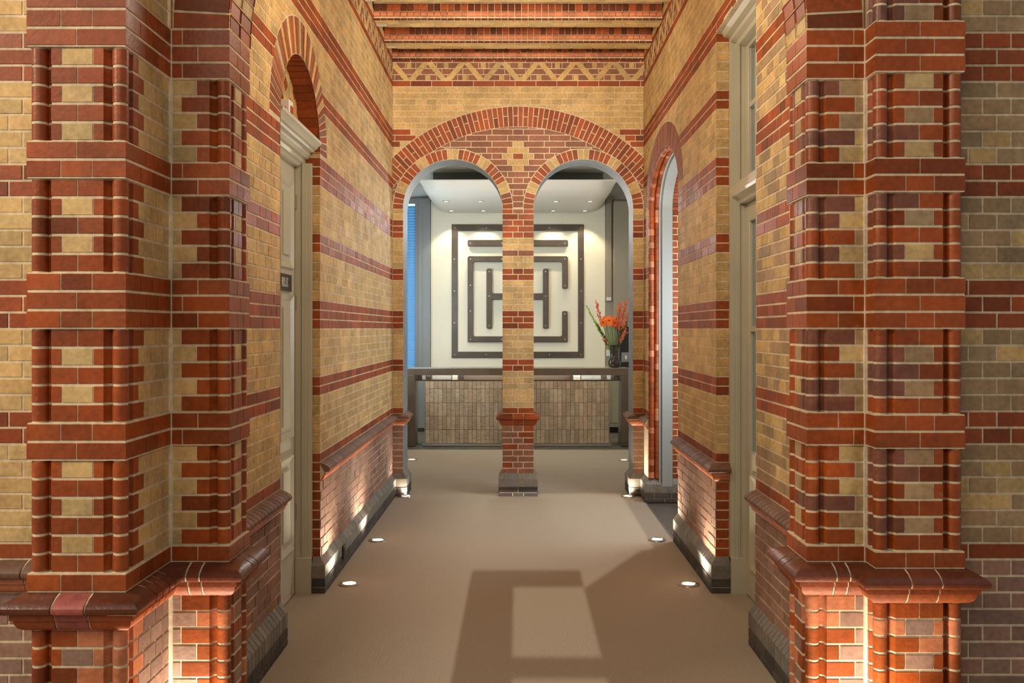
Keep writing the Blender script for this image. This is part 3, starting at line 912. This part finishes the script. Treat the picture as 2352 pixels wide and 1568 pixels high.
sash('top_light', 2.66, 3.58, .07, [3.16], .06, .05)
lf = sash('leaf', .008, 2.53, .10, [1.72], .93, .12)
panel(Y1 + .2, Y2 - .2, .2, .80, par=lf, x=xs, s=-1, o_=org)
mb = MB(org)
tr = [(1.52, 2.53), (1.44, 2.535), (1.432, 2.555), (1.41, 2.575), (1.395, 2.58), (1.392, 2.60), (1.40, 2.61), (1.40, 2.66), (1.52, 2.665)]
mb.prism(tr[::-1], Y2 - .006, Y1 + .006, lambda a, b, d: (a, d, b))
mb.build('transom', M['paint'], win, ang=20)
mb = MB(org)
cr = [(1.52, 3.55), (1.46, 3.555), (1.43, 3.565), (1.42, 3.585), (1.39, 3.60), (1.385, 3.62), (1.35, 3.63), (1.33, 3.66), (1.305, 3.685), (1.30, 3.71), (1.52, 3.72)]
mb.prism(cr[::-1], Y2 + .0, Y1 - .0, lambda a, b, d: (a, d, b))
mb.build('cornice', M['paint'], win, ang=20)

# ================================================================ reception room behind the arches
YB = 15.6
mb = MB(); mb.box(-2.3, 2.3, YB, YB + .2, 0, 4.4); mb.build('wall_reception', M['white'], kind='structure')
mb = MB(); mb.box(-2.3, -2.15, 9.83, YB, 0, 4.4); mb.build('wall_reception_left', M['white'], kind='structure')
mb = MB(); mb.box(2.15, 2.3, 9.83, YB, 0, 4.4); mb.build('wall_reception_right', M['white'], kind='structure')
mb = MB(); mb.box(-2.3, 2.3, 9.83, YB, 4.15, 4.4); mb.build('ceiling_reception', M['white'], kind='structure')
mb = MB()
mb.prism([(4.15, YB), (4.15, YB - .16), (4.12, YB - .16), (4.09, YB - .12), (4.03, YB - .05), (3.98, YB - .03), (3.96, YB)], -2.15, 2.15, lambda a, b, d: (d, b, a))
mb.prism([(4.15, 2.15), (4.15, 1.99), (4.12, 1.99), (4.09, 2.03), (4.03, 2.1), (3.98, 2.12), (3.96, 2.15)], 9.83, YB, lambda a, b, d: (b, d, a))
mb.prism([(4.15, -2.15), (4.15, -1.99), (4.12, -1.99), (4.09, -2.03), (4.03, -2.1), (3.98, -2.12), (3.96, -2.15)], 9.83, YB, lambda a, b, d: (b, d, a))
mb.build('trim_6', M['white'], kind='structure')
def bx(px): return PX(px, YB - .05)
def bz(py): return PZ(py, YB - .05)
# cream panel behind the emblem
mb = MB(); mb.box(bx(990), bx(1390), YB - .05, YB, 0, 3.9)
mb.box(bx(990), bx(993.5), YB - .065, YB - .05, 0, 3.9); mb.box(bx(1386), bx(1390), YB - .065, YB - .05, 0, 3.9)
mb.build('trim_7', M['cream'], kind='structure')
# emblem
org = (bx(1189), YB - .05, bz(668))
emb = empty('wall_emblem', org, 'large bronze square emblem of nested bars with an H on cream panel', 'emblem')
wall = lambda d0: (lambda a, b, d: (bx(a), YB - .05 - d, bz(b)))
W_ = wall(0)
def pl(pts, d0, d1, name, rad=0):
    mb = MB(org); mb.prism(pts, d0, d1, W_); return mb.build(name, M['bronze'], emb, bevel=.006)
mb = MB(org)
o_ = [(1037.5, 821.5), (1341, 821.5), (1341, 515.5), (1037.5, 515.5)]; i_ = [(1051.5, 807.3), (1327.5, 807.3), (1327.5, 530.5), (1051.5, 530.5)]
vs = []
for d in (.0, .022):
    vs += [W_(a, b, d) for a, b in o_] + [W_(a, b, d) for a, b in i_]
fs = []
for q in range(4):
    r = (q + 1) % 4
    fs += [(8 + q, 8 + r, 12 + r, 12 + q), (q, r, 8 + r, 8 + q), (4 + r, 4 + q, 12 + q, 12 + r), (r, q, 4 + q, 4 + r)]
mb.add(vs, fs); mb.build('outer_frame', M['bronze'], emb)
def rnd(x0, x1, y0, y1, r=3):
    out = []
    for cx, cy, a in ((x1 - r, y1 - r, 0), (x1 - r, y0 + r, 1), (x0 + r, y0 + r, 2), (x0 + r, y1 - r, 3)):
        for j in range(5):
            t = math.radians(90 * a + 90 * j / 4); out.append((cx + r * math.cos(t - 0) if 0 else cx + r * math.cos(PI / 2 - t + 0), 0) if 0 else (cx + r * math.sin(PI / 2 * a + PI / 2 * j / 4), cy + r * math.cos(PI / 2 * a + PI / 2 * j / 4)))
    return out
pl(rnd(1074.5, 1304.5, 551.5, 566.5), .015, .06, 'top_bar')
Cc = [(1074.5, 785), (1303.5, 785), (1303.5, 716), (1301, 714), (1293, 714), (1290.5, 716), (1290.5, 769), (1287.5, 772), (1090, 772), (1087, 769), (1087, 605), (1090, 602), (1288, 602), (1291, 605), (1291, 661), (1293.5, 663.5), (1301.5, 663.5), (1304, 661), (1304, 591.5), (1301, 588.5), (1077.5, 588.5), (1074.5, 591.5)]
pl(Cc, .015, .055, 'inner_ring')
Hh = [(1120, 754.6), (1127.5, 754.6), (1130, 752), (1130, 690), (1132, 688), (1245, 688), (1247, 690), (1247, 752), (1249.5, 754.6), (1257.5, 754.6), (1260, 752), (1260, 620), (1257.5, 617), (1249.5, 617), (1247, 620), (1247, 671.5), (1245, 673.6), (1132, 673.6), (1130, 671.5), (1130, 620), (1127.5, 617), (1120, 617), (1117.5, 620), (1117.5, 752)]
pl(Hh, .015, .055, 'letter_bars')
for d, pts in ((.022, [(1045, 523), (1117, 523), (1190, 523), (1262, 523), (1334, 523), (1045, 814), (1117, 814), (1190, 814), (1262, 814), (1334, 814), (1044, 595), (1044, 668), (1044, 741), (1334, 595), (1334, 668), (1334, 741)]),
               (.055, [(1081, 595), (1153, 595), (1225, 595), (1297, 595), (1081, 655), (1081, 714), (1081, 779), (1153, 779), (1225, 779), (1297, 779), (1297, 656), (1297, 721), (1124, 624), (1124, 680), (1124, 748), (1253, 624), (1253, 680), (1253, 748)]),
               (.06, [(1081, 559), (1153, 559), (1225, 559), (1297, 559)])):
    for a, b in pts:
        mb = MB(org); mb.prism([(a + 1.1 * math.cos(2 * PI * j / 8), b - 1.1 * math.sin(2 * PI * j / 8)) for j in range(8)], d - .001, d + .006, W_)
        mb.build('stud', M['stud'], emb)

# left: shuttered window and panelled door set in the back wall
org = (bx(944), YB, 0)
w1 = empty('window_1', org, kind='structure')
mb = MB(org)
mb.box(-2.14, bx(934), YB - .1, YB, 0, 3.93); mb.box(bx(954), bx(962), YB - .1, YB, 0, 3.93)
mb.box(bx(934), bx(954), YB - .1, YB, bz(468), 3.93); mb.box(bx(934), bx(954), YB - .1, YB, 0, .78)
mb.build('frame', M['cab'], w1, bevel=.004)
mb = MB(org); mb.box(bx(933), bx(955), YB - .012, YB - .006, .78, bz(466)); mb.build('pane', M['skyglow'], w1)
for i in range(64):
    z = .80 + i * .047
    if z > bz(469): break
    mb = MB(org)
    mb.add([(bx(934.2), YB - .085, z), (bx(953.8), YB - .085, z), (bx(953.8), YB - .03, z + .052), (bx(934.2), YB - .03, z + .052),
            (bx(934.2), YB - .085, z + .006), (bx(953.8), YB - .085, z + .006), (bx(953.8), YB - .03, z + .055), (bx(934.2), YB - .03, z + .055)],
           [(0, 3, 2, 1), (4, 5, 6, 7), (0, 1, 5, 4), (1, 2, 6, 5), (2, 3, 7, 6), (3, 0, 4, 7)])
    mb.build('slat', M['slat'], w1, smooth=False)
mb = MB()
x0, x1 = bx(962), bx(989.5)
mb.box(x0, x1, YB - .13, YB, 0, 3.93); mb.box(x0 + .07, x0 + .075, YB - .134, YB - .13, .1, 3.8)
mb.build('trim_8', M['cab'], kind='structure', bevel=.004)
# tall cupboard with the machine at the right
org = (bx(1420), YB, 0)
cb = empty('tall_cupboard', org, 'tall taupe built-in cupboard right of the cream panel', 'cupboard')
mb = MB(org); mb.box(bx(1391), 2.14, YB - .06, YB - .002, 0, 3.93); mb.build('back_board', M['taupe'], cb)
mb = MB(org); mb.box(bx(1391), bx(1404), YB - .12, YB - .06, 2.2, 3.93); mb.box(bx(1407), 2.14, YB - .3, YB - .06, bz(750), 3.86); mb.build('door', M['taupe'], cb, bevel=.004)
mb = MB(org); mb.box(bx(1391), 2.14, YB - .42, YB - .06, .09, 1.08); mb.build('base_unit', M['olive'], cb, bevel=.004)
mb = MB(org)
for a, b in ((1397, 1426), (1430, 1460)):
    X0, X1 = bx(a), bx(b); y = YB - .42
    for (p, q, r, s_) in ((X0, X1, .16, .17), (X0, X1, .93, .94), (X0, X0 + .01, .17, .93), (X1 - .01, X1, .17, .93)): mb.box(p, q, y - .008, y, r, s_)
mb.build('door_moulding', M['olive'], cb)
mb = MB(org); mb.box(bx(1391), 2.14, YB - .36, YB - .06, 0, .09); mb.build('kick_board', M['black'], cb)
org = (bx(1434), YB - .25, 1.08)
cm = empty('coffee_machine', org, 'black coffee machine on the counter behind the flowers', 'machine')
mb = MB(org); mb.box(bx(1418), bx(1460), YB - .40, YB - .07, 1.082, 1.74); mb.build('body', M['black'], cm, bevel=.012)
mb = MB(org); mb.box(bx(1422), bx(1452), YB - .415, YB - .4, 1.17, 1.33); mb.build('control_panel', M['cab'], cm, bevel=.004)
for a in (1430, 1439, 1447):
    mb = MB(org); mb.box(bx(a), bx(a + 4), YB - .42, YB - .415, 1.22, 1.28); mb.build('button', M['offwhite'], cm)
for nm, y0, y1, xa, xb, lb in (('wall_switch', 683, 691, 1392, 1403, 'small white switch plate high beside the cream panel'), ('wall_switch', 803, 818, 1392, 1402, 'larger white switch plate low beside the cream panel behind vase')):
    og = (bx((xa + xb) / 2), YB - .06, bz((y0 + y1) / 2))
    t = empty(nm, og, lb, 'switch')
    yy = YB - .125 if y0 < 700 else YB - .06
    mb = MB(og); mb.box(bx(xa), bx(xb), yy - .012, yy, bz(y1), bz(y0)); mb.build('plate', M['offwhite'], t, bevel=.003)
    mb = MB(og); mb.box(bx(xa + 3), bx(xb - 3), yy - .018, yy - .012, bz(y1 - 2), bz(y0 + 2)); mb.build('rocker', M['offwhite'], t, bevel=.002)
# low doors at the left behind the desk
mb = MB()
x0, x1 = -2.14, bx(989)
mb.box(x0, x1, YB - .2, YB - .131, .05, 1.02)
for a in (bx(953), bx(963), bx(977)): mb.box(a, a + .012, YB - .208, YB - .2, .1, .95)
mb.build('trim_9', M['cab'], kind='structure', bevel=.004)

# canopy
org = (0, 14.4, 3.69)
cn = empty('ceiling_canopy', org, 'pale canopy with rounded edges hanging above the desk', 'canopy')
z0 = 3.69; ya, yb = 13.28, 15.52; hw = 1.44
nx, ny = 60, 26
mb = MB(org); vs = []
xs_ = [-hw + 2 * hw * i / nx for i in range(nx + 1)]; ys_ = [ya + (yb - ya) * j / ny for j in range(ny + 1)]
for y in ys_:
    for x in xs_:
        dx = max(0, abs(x) - 1.10) / (hw - 1.10); dy = max(0, 13.78 - y) / (13.78 - ya)
        d2 = min(1, dx * dx + dy * dy); vs.append((x, y, z0 + .185 * (1 - math.sqrt(max(0, 1 - d2)))))
n = nx + 1
fs = [(j * n + i, (j + 1) * n + i, (j + 1) * n + i + 1, j * n + i + 1) for j in range(ny) for i in range(nx)]
mb.add(vs, fs)
per = [i for i in range(n)] + [j * n + nx for j in range(1, ny + 1)] + [ny * n + i for i in range(nx - 1, -1, -1)] + [j * n for j in range(ny - 1, 0, -1)]
top = [(vs[i][0], vs[i][1], 3.89) for i in per]
q = len(per)
mb.add([vs[i] for i in per] + top, [(i, (i + 1) % q, q + (i + 1) % q, q + i) for i in range(q)] + [tuple(range(q, 2 * q))])
mb.build('shell', M['canopy'], cn, ang=40)
mb = MB(org); mb.box(-1.32, 1.32, 14.2, 15.45, 3.891, 4.149); mb.build('neck', M['neck'], cn)
# downlights
def downlight(x, y, label):
    og = (x, y, 3.69)
    t = empty('downlight', og, label, 'downlight', 'downlights in the canopy')
    mb = MB(og); mb.lathe([(.052, .0), (.052, -.006), (.038, -.008), (.036, .0)], 20, og, cap=False); mb.build('trim_ring', M['bezel'], t)
    mb = MB(og); mb.lathe([(.0365, -.001), (.0365, -.003)], 20, og); mb.build('lens', M['lens'], t)
    return t
names = {(0, 0): 'outer front', (1, 0): 'inner front', (0, 1): 'outer back', (1, 1): 'inner back'}
for j, y in enumerate((14.1, 15.22)):
    for i, x in enumerate((-1.11, -.58, .585, 1.11)):
        w = 'left' if x < 0 else 'right'
        pos = ('outer ' if i in (0, 3) else 'inner ') + ('front' if j == 0 else 'rear')
        t = downlight(x, y, f'small recessed canopy spotlight, {pos} one in the {w} arch')
        L = bpy.data.lights.new('downlight_beam', 'SPOT'); L.energy = 36; L.color = (1, .88, .66); L.spot_size = math.radians(88); L.spot_blend = .5; L.shadow_soft_size = .03
        lo = bpy.data.objects.new('downlight_beam', L); COL.objects.link(lo); lo.parent = t; lo.location = (0, 0, -.02)
        if j == 1: lo.rotation_euler = (math.radians(10), 0, 0)

# ================================================================ reception desk
YD = 13.39
org = (0, YD + .2, 0)
dk = empty('reception_desk', org, 'long reception desk with bronze frame and glazed tile front', 'desk')
dxl, dxr = PX(936, YD), PX(1443.5, YD); zt = 1.142; zu = PZ(861.5, YD)
def arm(name, x0, x1, z0, z1):
    mb = MB(org); mb.box(x0, x1, YD, YD + .42, z0, z1); return mb.build(name, M['desk'], dk, bevel=.004)
arm('desk_top', dxl, dxr, zu, zt); arm('leg', dxl, dxl + .105, 0, zu); arm('leg', dxr - .105, dxr, 0, zu)
mb = MB(org); mb.box(dxl + .001, dxr - .001, YD + .001, YD + .41, zt, zt + .006); mb.build('top_plate', M['steel'], dk, bevel=.001)
yt = YD + .035
tx0, tx1 = PX(977, yt), PX(1398.5, yt); tz0, tz1 = PZ(1018, yt), PZ(875, yt)
mb = MB(org); mb.box(tx0 - .012, tx1 + .012, yt + .01, yt + .6, .0, tz1 + .002); mb.build('counter_body', M['taupe'], dk)
B = Bricks()
TC = lin(176, 153, 126)
hts = [tz0]
for q in range(4): hts.append(tz0 + .2 * (q + 1))
hts.append(tz1)
n = 43
for r in range(5):
    for i in range(n):
        a = tx0 + (tx1 - tx0) * i / n + .0015; b = tx0 + (tx1 - tx0) * (i + 1) / n - .0015
        f = R.uniform(.78, 1.15); w = R.uniform(.96, 1.05)
        B.brick([(a, yt, hts[r] + .0015), (b, yt, hts[r] + .0015), (b, yt, hts[r + 1] - .0015), (a, yt, hts[r + 1] - .0015)], (TC[0] * f * w, TC[1] * f, TC[2] * f / w, R.uniform(.06, .18)), dep=.004, ins=.002, lift=R.uniform(-.0015, .0015))
B.face([(tx0, yt + .003, tz0), (tx1, yt + .003, tz0), (tx1, yt + .003, tz1), (tx0, yt + .003, tz1)], (*lin(96, 82, 66), .9))
o = B.build('tile_front', dk, None, 'tile', org); o['label'] = 'glazed beige tiles on the desk front'
mb = MB(org); mb.box(PX(970, YD), PX(1404, YD), YD - .01, yt + .05, .0, tz0 - .004); mb.build('kick_strip', M['steel'], dk, bevel=.002)
mb = MB(org); mb.box(dxl + .11, dxr - .11, yt + .02, yt + .62, tz1 + .003, tz1 + .02); mb.build('inner_counter', M['mirror'], dk)

mb = MB(org); mb.box(dxl + .11, dxr - .11, YD + .62, YD + .64, tz1 - .02, 1.035); mb.build('rear_board', M['rear'], dk)
def gap_panel(name, p0, p1, m):
    y = YD + .33
    mb = MB(org); mb.box(PX(p0, y), PX(p1, y), y, y + .02, tz1 + .021, zu - .002); mb.build(name, M[m], dk)
for p0, p1, m, nm in ((950, 969, 'marble', 'marble_panel'), (970, 977, 'pale', 'pale_panel'), (978, 990, 'marble', 'marble_panel'), (993, 1037, 'pale', 'pale_panel'), (1039, 1051, 'steel', 'steel_panel'), (1053, 1065, 'black', 'black_panel'),
                      (1309, 1316, 'black', 'black_panel'), (1317, 1333, 'steel', 'steel_panel'), (1335, 1380, 'pale', 'pale_panel'), (1381, 1393, 'marble', 'marble_panel'), (1394, 1403, 'pale', 'pale_panel'), (1404, 1427, 'marble', 'marble_panel')):
    gap_panel(nm, p0, p1, m)
# vase with flowers
YV = YD + .2
xv = PX(1411, YV)
og = (xv, YV, zt + .0065)
vz = empty('vase', og, 'mottled black glass vase with a bulbous foot on the desk', 'vase')
mb = MB(og)
mb.lathe([(.045, 0), (.075, .01), (.095, .045), (.097, .075), (.085, .115), (.066, .145), (.062, .16), (.062, .325), (.066, .333), (.056, .333), (.054, .17), (.05, .12)], 32, og)
mb.build('body', M['vase'], vz)
zt0 = zt + .2
ztop = zt + .0065 + .333
def vpt(px, py, dy=0): return Vector((PX(px, YV + dy), YV + dy, PZ(py, YV + dy)))
def curve(p0, p1, bend, n=8):
    out = []
    for i in range(n + 1):
        t = i / n; p = p0.lerp(p1, t); p = p + Vector(bend) * (4 * t * (1 - t)); out.append(p)
    return out
def gerbera(px, py, dy, face, label, rmul=1.0, mt='orange'):
    hd = vpt(px, py, dy); b = Vector((xv + (hd.x - xv) * .15, YV + dy * .15, zt0))
    t = empty('gerbera', b, label, 'flower', 'orange gerberas in the vase')
    mb = MB(b); mb.tube(curve(b, hd - Vector((0, 0, .008)), ((hd.x - xv) * .1, 0, .02)), .007, .006, 8); mb.build('stem', M['stem'], t)
    f = Vector(face).normalized(); a = f.cross(Vector((0, 0, 1))).normalized(); c = a.cross(f)
    mb = MB(b)
    for ring, (n, r1, up, w) in enumerate(((20, .075, -.004, .013), (17, .058, .008, .012), (12, .035, .014, .009))):
        for i in range(n):
            th = 2 * PI * (i + .5 * ring) / n + R.uniform(-.08, .08); d = a * math.cos(th) + c * math.sin(th); s_ = f.cross(d)
            rr = r1 * rmul * R.uniform(.9, 1.06); ww = w * rmul
            P = [hd + d * .01 - s_ * ww * .3 + f * up, hd + d * .01 + s_ * ww * .3 + f * up, hd + d * rr * .6 + s_ * ww + f * (up + .012), hd + d * rr + f * (up - .004 + R.uniform(-.01, .008)), hd + d * rr * .6 - s_ * ww + f * (up + .012)]
            mb.add(P + [hd + d * rr * .6 + f * (up + .003)], [(0, 1, 2, 5), (5, 2, 3), (5, 3, 4), (0, 5, 4)])
    mb.build('petals', M[mt], t, smooth=False)
    mb = MB(b); mb.ball(hd + f * .01, .016 * rmul, 10, 6); mb.build('disc', M['darkred'], t)
gerbera(1411, 742, -.05, (.55, -1, .05), 'orange gerbera facing right at the lower right of the bouquet', 1.0, 'rust')
gerbera(1399, 737, -.06, (0, -1, .5), 'orange gerbera in the middle of the bouquet facing front', 1.1)
gerbera(1386, 741, -.03, (-.5, -1, .25), 'orange gerbera lowest at the left side of the bouquet', .95)
gerbera(1391, 731, .02, (-.3, -.6, .9), 'orange gerbera tilted upward at the upper left', .95)
gerbera(1404, 730, .04, (.2, -.5, 1), 'orange gerbera at the top of the bouquet looking up', .95)
gerbera(1414, 734, .03, (.6, -.6, .7), 'orange gerbera half hidden behind at the upper right', .85)
def spray(name, px, py, dy, label, cat, grp, stem_m, bit_m, part, kind, dens, spread, start=.35, curveb=(0, 0, 0)):
    hd = vpt(px, py, dy); b = Vector((xv + (hd.x - xv) * .12, YV + dy * .2, zt0))
    t = empty(name, b, label, cat, grp)
    ln = curve(b, hd, curveb, 14)
    mb = MB(b); mb.tube(ln, .005, .002, 6)
    bits = MB(b)
    Ltot = (hd - b).length
    for i in range(dens):
        tt = start + (1 - start) * (i + R.random()) / dens
        q = tt * 14; j = min(13, int(q)); p = ln[j].lerp(ln[j + 1], q - j)
        d = (ln[j + 1] - ln[j]).normalized()
        s_ = Vector((R.uniform(-1, 1), R.uniform(-1, 1), R.uniform(-.3, .6))).normalized()
        l = spread * (1.15 - .75 * tt) * R.uniform(.5, 1.2)
        if kind == 'leaf':
            e = p + (s_ * .8 + d * .9) * l; w = d.cross(s_).normalized() * (.10 * l + .003)
            bits.add([p, p.lerp(e, .5) + w, e, p.lerp(e, .5) - w], [(0, 1, 2, 3)])
        else:
            e = p + (s_ * .7 + d * .9) * l
            mb.tube([p, p.lerp(e, .5) + Vector((0, 0, .004)), e], .0018, .001, 4)
            for k2 in range(4):
                pp = p.lerp(e, .4 + .2 * k2) + Vector((R.uniform(-1, 1), R.uniform(-1, 1), R.uniform(-1, 1))) * .008
                bits.ball(pp, R.uniform(.005, .009), 6, 4)
    mb.build('stem', M[stem_m], t); bits.build(part, M[bit_m], t, smooth=(kind != 'leaf'))
g2 = 'berry sprays in the vase'; g3 = 'green sprays in the vase'
spray('berry_spray', 1370, 697, .05, 'red berry spray rising at the upper left of the bouquet', 'berries', g2, 'darkred', 'rust', 'berries', 'berry', 26, .10, .55)
spray('berry_spray', 1424, 698, .08, 'orange berry spray standing tallest right of the gerberas', 'berries', g2, 'darkred', 'berry', 'berries', 'berry', 46, .12, .45)
spray('berry_spray', 1437, 694, .0, 'orange berry spray leaning toward the right pier', 'berries', g2, 'darkred', 'berry', 'berries', 'berry', 46, .13, .4)
spray('berry_spray', 1446, 712, -.04, 'lowest orange berry spray reaching farthest right', 'berries', g2, 'leaf', 'berry', 'berries', 'berry', 36, .11, .35)
spray('berry_spray', 1436, 762, -.08, 'small sparse orange berry twig hanging low on the right', 'berries', g2, 'leaf', 'berry', 'berries', 'berry', 14, .08, .4)
spray('berry_spray', 1385, 772, -.08, 'small orange berry twig low on the left of stems', 'berries', g2, 'leaf', 'berry', 'berries', 'berry', 10, .06, .4)
spray('fern_spray', 1347, 703, -.02, 'bright lime green feathery spray leaning far left', 'foliage', g3, 'lime', 'lime', 'leaves', 'leaf', 150, .075, .42, (.03, 0, -.03))
spray('fern_spray', 1372, 744, -.03, 'dark green feathery spray low on the left', 'foliage', g3, 'leaf', 'leaf', 'leaves', 'leaf', 130, .075, .3, (.01, 0, -.02))
spray('fern_spray', 1440, 738, .05, 'dark green feathery spray behind the right berries', 'foliage', g3, 'leaf', 'leaf', 'leaves', 'leaf', 130, .07, .3, (.01, 0, -.02))
spray('fern_spray', 1428, 752, -.03, 'short dark green sprig at the right of the vase neck', 'foliage', g3, 'leaf', 'leaf', 'leaves', 'leaf', 90, .06, .3, (.01, 0, -.02))

# ================================================================ floor uplights
og = (0, 0, 0)
proto = empty('floor_uplight', og, 'x', 'floor light', 'round floor lights along the corridor')
mb = MB(og); mb.lathe([(.076, .0005), (.074, .006), (.05, .010), (.043, .006), (.043, .002)], 36, og, cap=False); mb.build('bezel', M['bezel'], proto)
mb = MB(og); mb.lathe([(.0425, .002), (.0425, .0055)], 30, og); mb.build('lens', M['lens'], proto)
L = bpy.data.lights.new('uplight_beam', 'SPOT'); L.energy = 46; L.color = (1, .90, .74); L.spot_size = math.radians(135); L.spot_blend = .85; L.shadow_soft_size = .035
lo = bpy.data.objects.new('uplight_beam', L); COL.objects.link(lo); lo.parent = proto; lo.location = (0, 0, .02); lo.rotation_euler = (PI, 0, 0)
spots = [(-1.137, 6.171, 'round steel floor light shining beside the left door, nearest on that side'), (-1.141, 7.441, 'round steel floor light halfway along the left brick dado'),
         (-1.155, 9.405, 'round steel floor light at the foot of the left arch jamb'), (-1.396, 12.01, 'round floor light on the reception carpet left of desk'),
         (1.147, 6.16, 'round steel floor light beside the right glazed door'), (1.133, 7.456, 'round steel floor light at the near edge of the right archway'),
         (1.127, 9.393, 'round steel floor light at the foot of the right arch jamb'), (1.386, 11.97, 'round floor light on the reception carpet right of desk')]
for i, (x, y, lb) in enumerate(spots):
    o = proto if i == 0 else copy_tree(proto)
    o.location = (x, y, 0); o['label'] = lb
# lamps of the same kind in the corners of the two near piers, below the picture
for x, y, e in ((-1.21, 3.30, 70), (1.20, 3.2, 70)):
    L = bpy.data.lights.new('pier_uplight_beam', 'SPOT'); L.energy = e; L.color = (1, .89, .72); L.spot_size = math.radians(100); L.spot_blend = .8; L.shadow_soft_size = .04
    lo = bpy.data.objects.new('pier_uplight_beam', L); COL.objects.link(lo); lo.location = (x, y, .03); lo.rotation_euler = (PI, 0, 0)

# ================================================================ glazed entrance behind the camera
mb = MB()
ys0, ys1 = -6.1, -6.0
def sb(x0, x1, z0, z1): mb.box(x0, x1, ys0, ys1, z0, z1)
sb(-5, -1.06, 0, 9); sb(1.07, 5, 0, 9); sb(-1.06, 1.07, 4.7, 9); sb(-1.06, 1.07, 0, 2.3)
sb(-.33, -.03, 2.3, 3.66); sb(-.33, .44, 3.66, 3.76); sb(-.06, .5, 3.18, 3.24)
mb.prism([(.437, 2.3), (1.07, 2.3), (1.07, 3.95), (.95, 3.93), (.437, 3.62)], ys1, ys0, lambda a, b, d: (a, d, b))
# unseen upright slats, added and graded to soften the sun patch's left edge
for i in range(34):
    wd = .021 * (1 - i / 35); xc = -1.048 + i * .021
    sb(xc - wd / 2, xc + wd / 2, 2.3, 4.7)
mb.build('wall_entrance', M['entrance'], kind='structure')

# ================================================================ light
def light(kind, name, loc, e, col, rot=(0, 0, 0), **kw):
    L = bpy.data.lights.new(name, kind); L.energy = e; L.color = col
    for k, v in kw.items(): setattr(L, k, v)
    o = bpy.data.objects.new(name, L); COL.objects.link(o); o.location = loc; o.rotation_euler = rot
    return o
light('SUN', 'sun', (0, -10, 6), 3.6, (1, .94, .82), (PI / 2 - math.atan(.3), 0, 0), angle=math.radians(.16))
light('POINT', 'corridor_lamp', (0, 4.8, 3.6), 68, (1, .87, .68), shadow_soft_size=.3)
light('SPOT', 'far_wall_fill', (0, 5.0, 3.62), 480, (1, .88, .69), (math.radians(100), 0, 0), spot_size=math.radians(75), spot_blend=.9, shadow_soft_size=.3)  # added spot without a fixture, lifts the ribs and the double-arch wall
light('AREA', 'hall_lamp', (-1.6, -1.5, 4.6), 90, (1, .88, .70), (math.radians(38), 0, math.radians(-12)), size=3.0)
light('AREA', 'hall_left_fill', (-5.0, .7, 4.5), 190, (1, .88, .68), (math.radians(60), 0, math.radians(-52)), size=.9)  # added out of view to brighten the left side of the hall wall
light('AREA', 'room_window_light', (-2.05, 13.2, 2.2), 72, (.56, .8, 1), (0, -PI / 2, math.radians(50)), size=1.4)
light('AREA', 'passage_window_light', (2.2, 8.0, 1.9), 55, (.80, .91, 1), (0, PI / 2, 0), size=.9)
light('AREA', 'desk_gap_fill', (0, YD + .07, zu - .012), 3.5, (1, .93, .82), (math.radians(80), 0, 0), shape='RECTANGLE', size=2.9, size_y=.015)  # added fill under the desk top, brightens the panels in the gap
light('POINT', 'room_fill', (0, 11.4, 3.05), 72, (1, .97, .93), shadow_soft_size=.12)  # added fill hidden behind the pillar, brightens the reception ceiling
w = bpy.data.worlds.new('World'); SC.world = w; w.use_nodes = True
bg = w.node_tree.nodes['Background']; bg.inputs[0].default_value = (.92, .96, 1, 1); bg.inputs[1].default_value = .42

# ================================================================ camera
cd = bpy.data.cameras.new('Camera'); cam = bpy.data.objects.new('Camera', cd); COL.objects.link(cam)
cam.location = (0, 0, H); cam.rotation_euler = (PI / 2, 0, 0)
cd.sensor_width = 36; cd.lens = 36 * F / 2352
cd.shift_x = (1176 - VX) / 2352; cd.shift_y = (VY - 784) / 2352
cd.clip_start = .05
SC.camera = cam
SC.view_settings.view_transform = 'Standard'; SC.view_settings.look = 'None'; SC.view_settings.gamma = 1; SC.view_settings.use_curve_mapping = False
SC.view_settings.exposure = 0.1
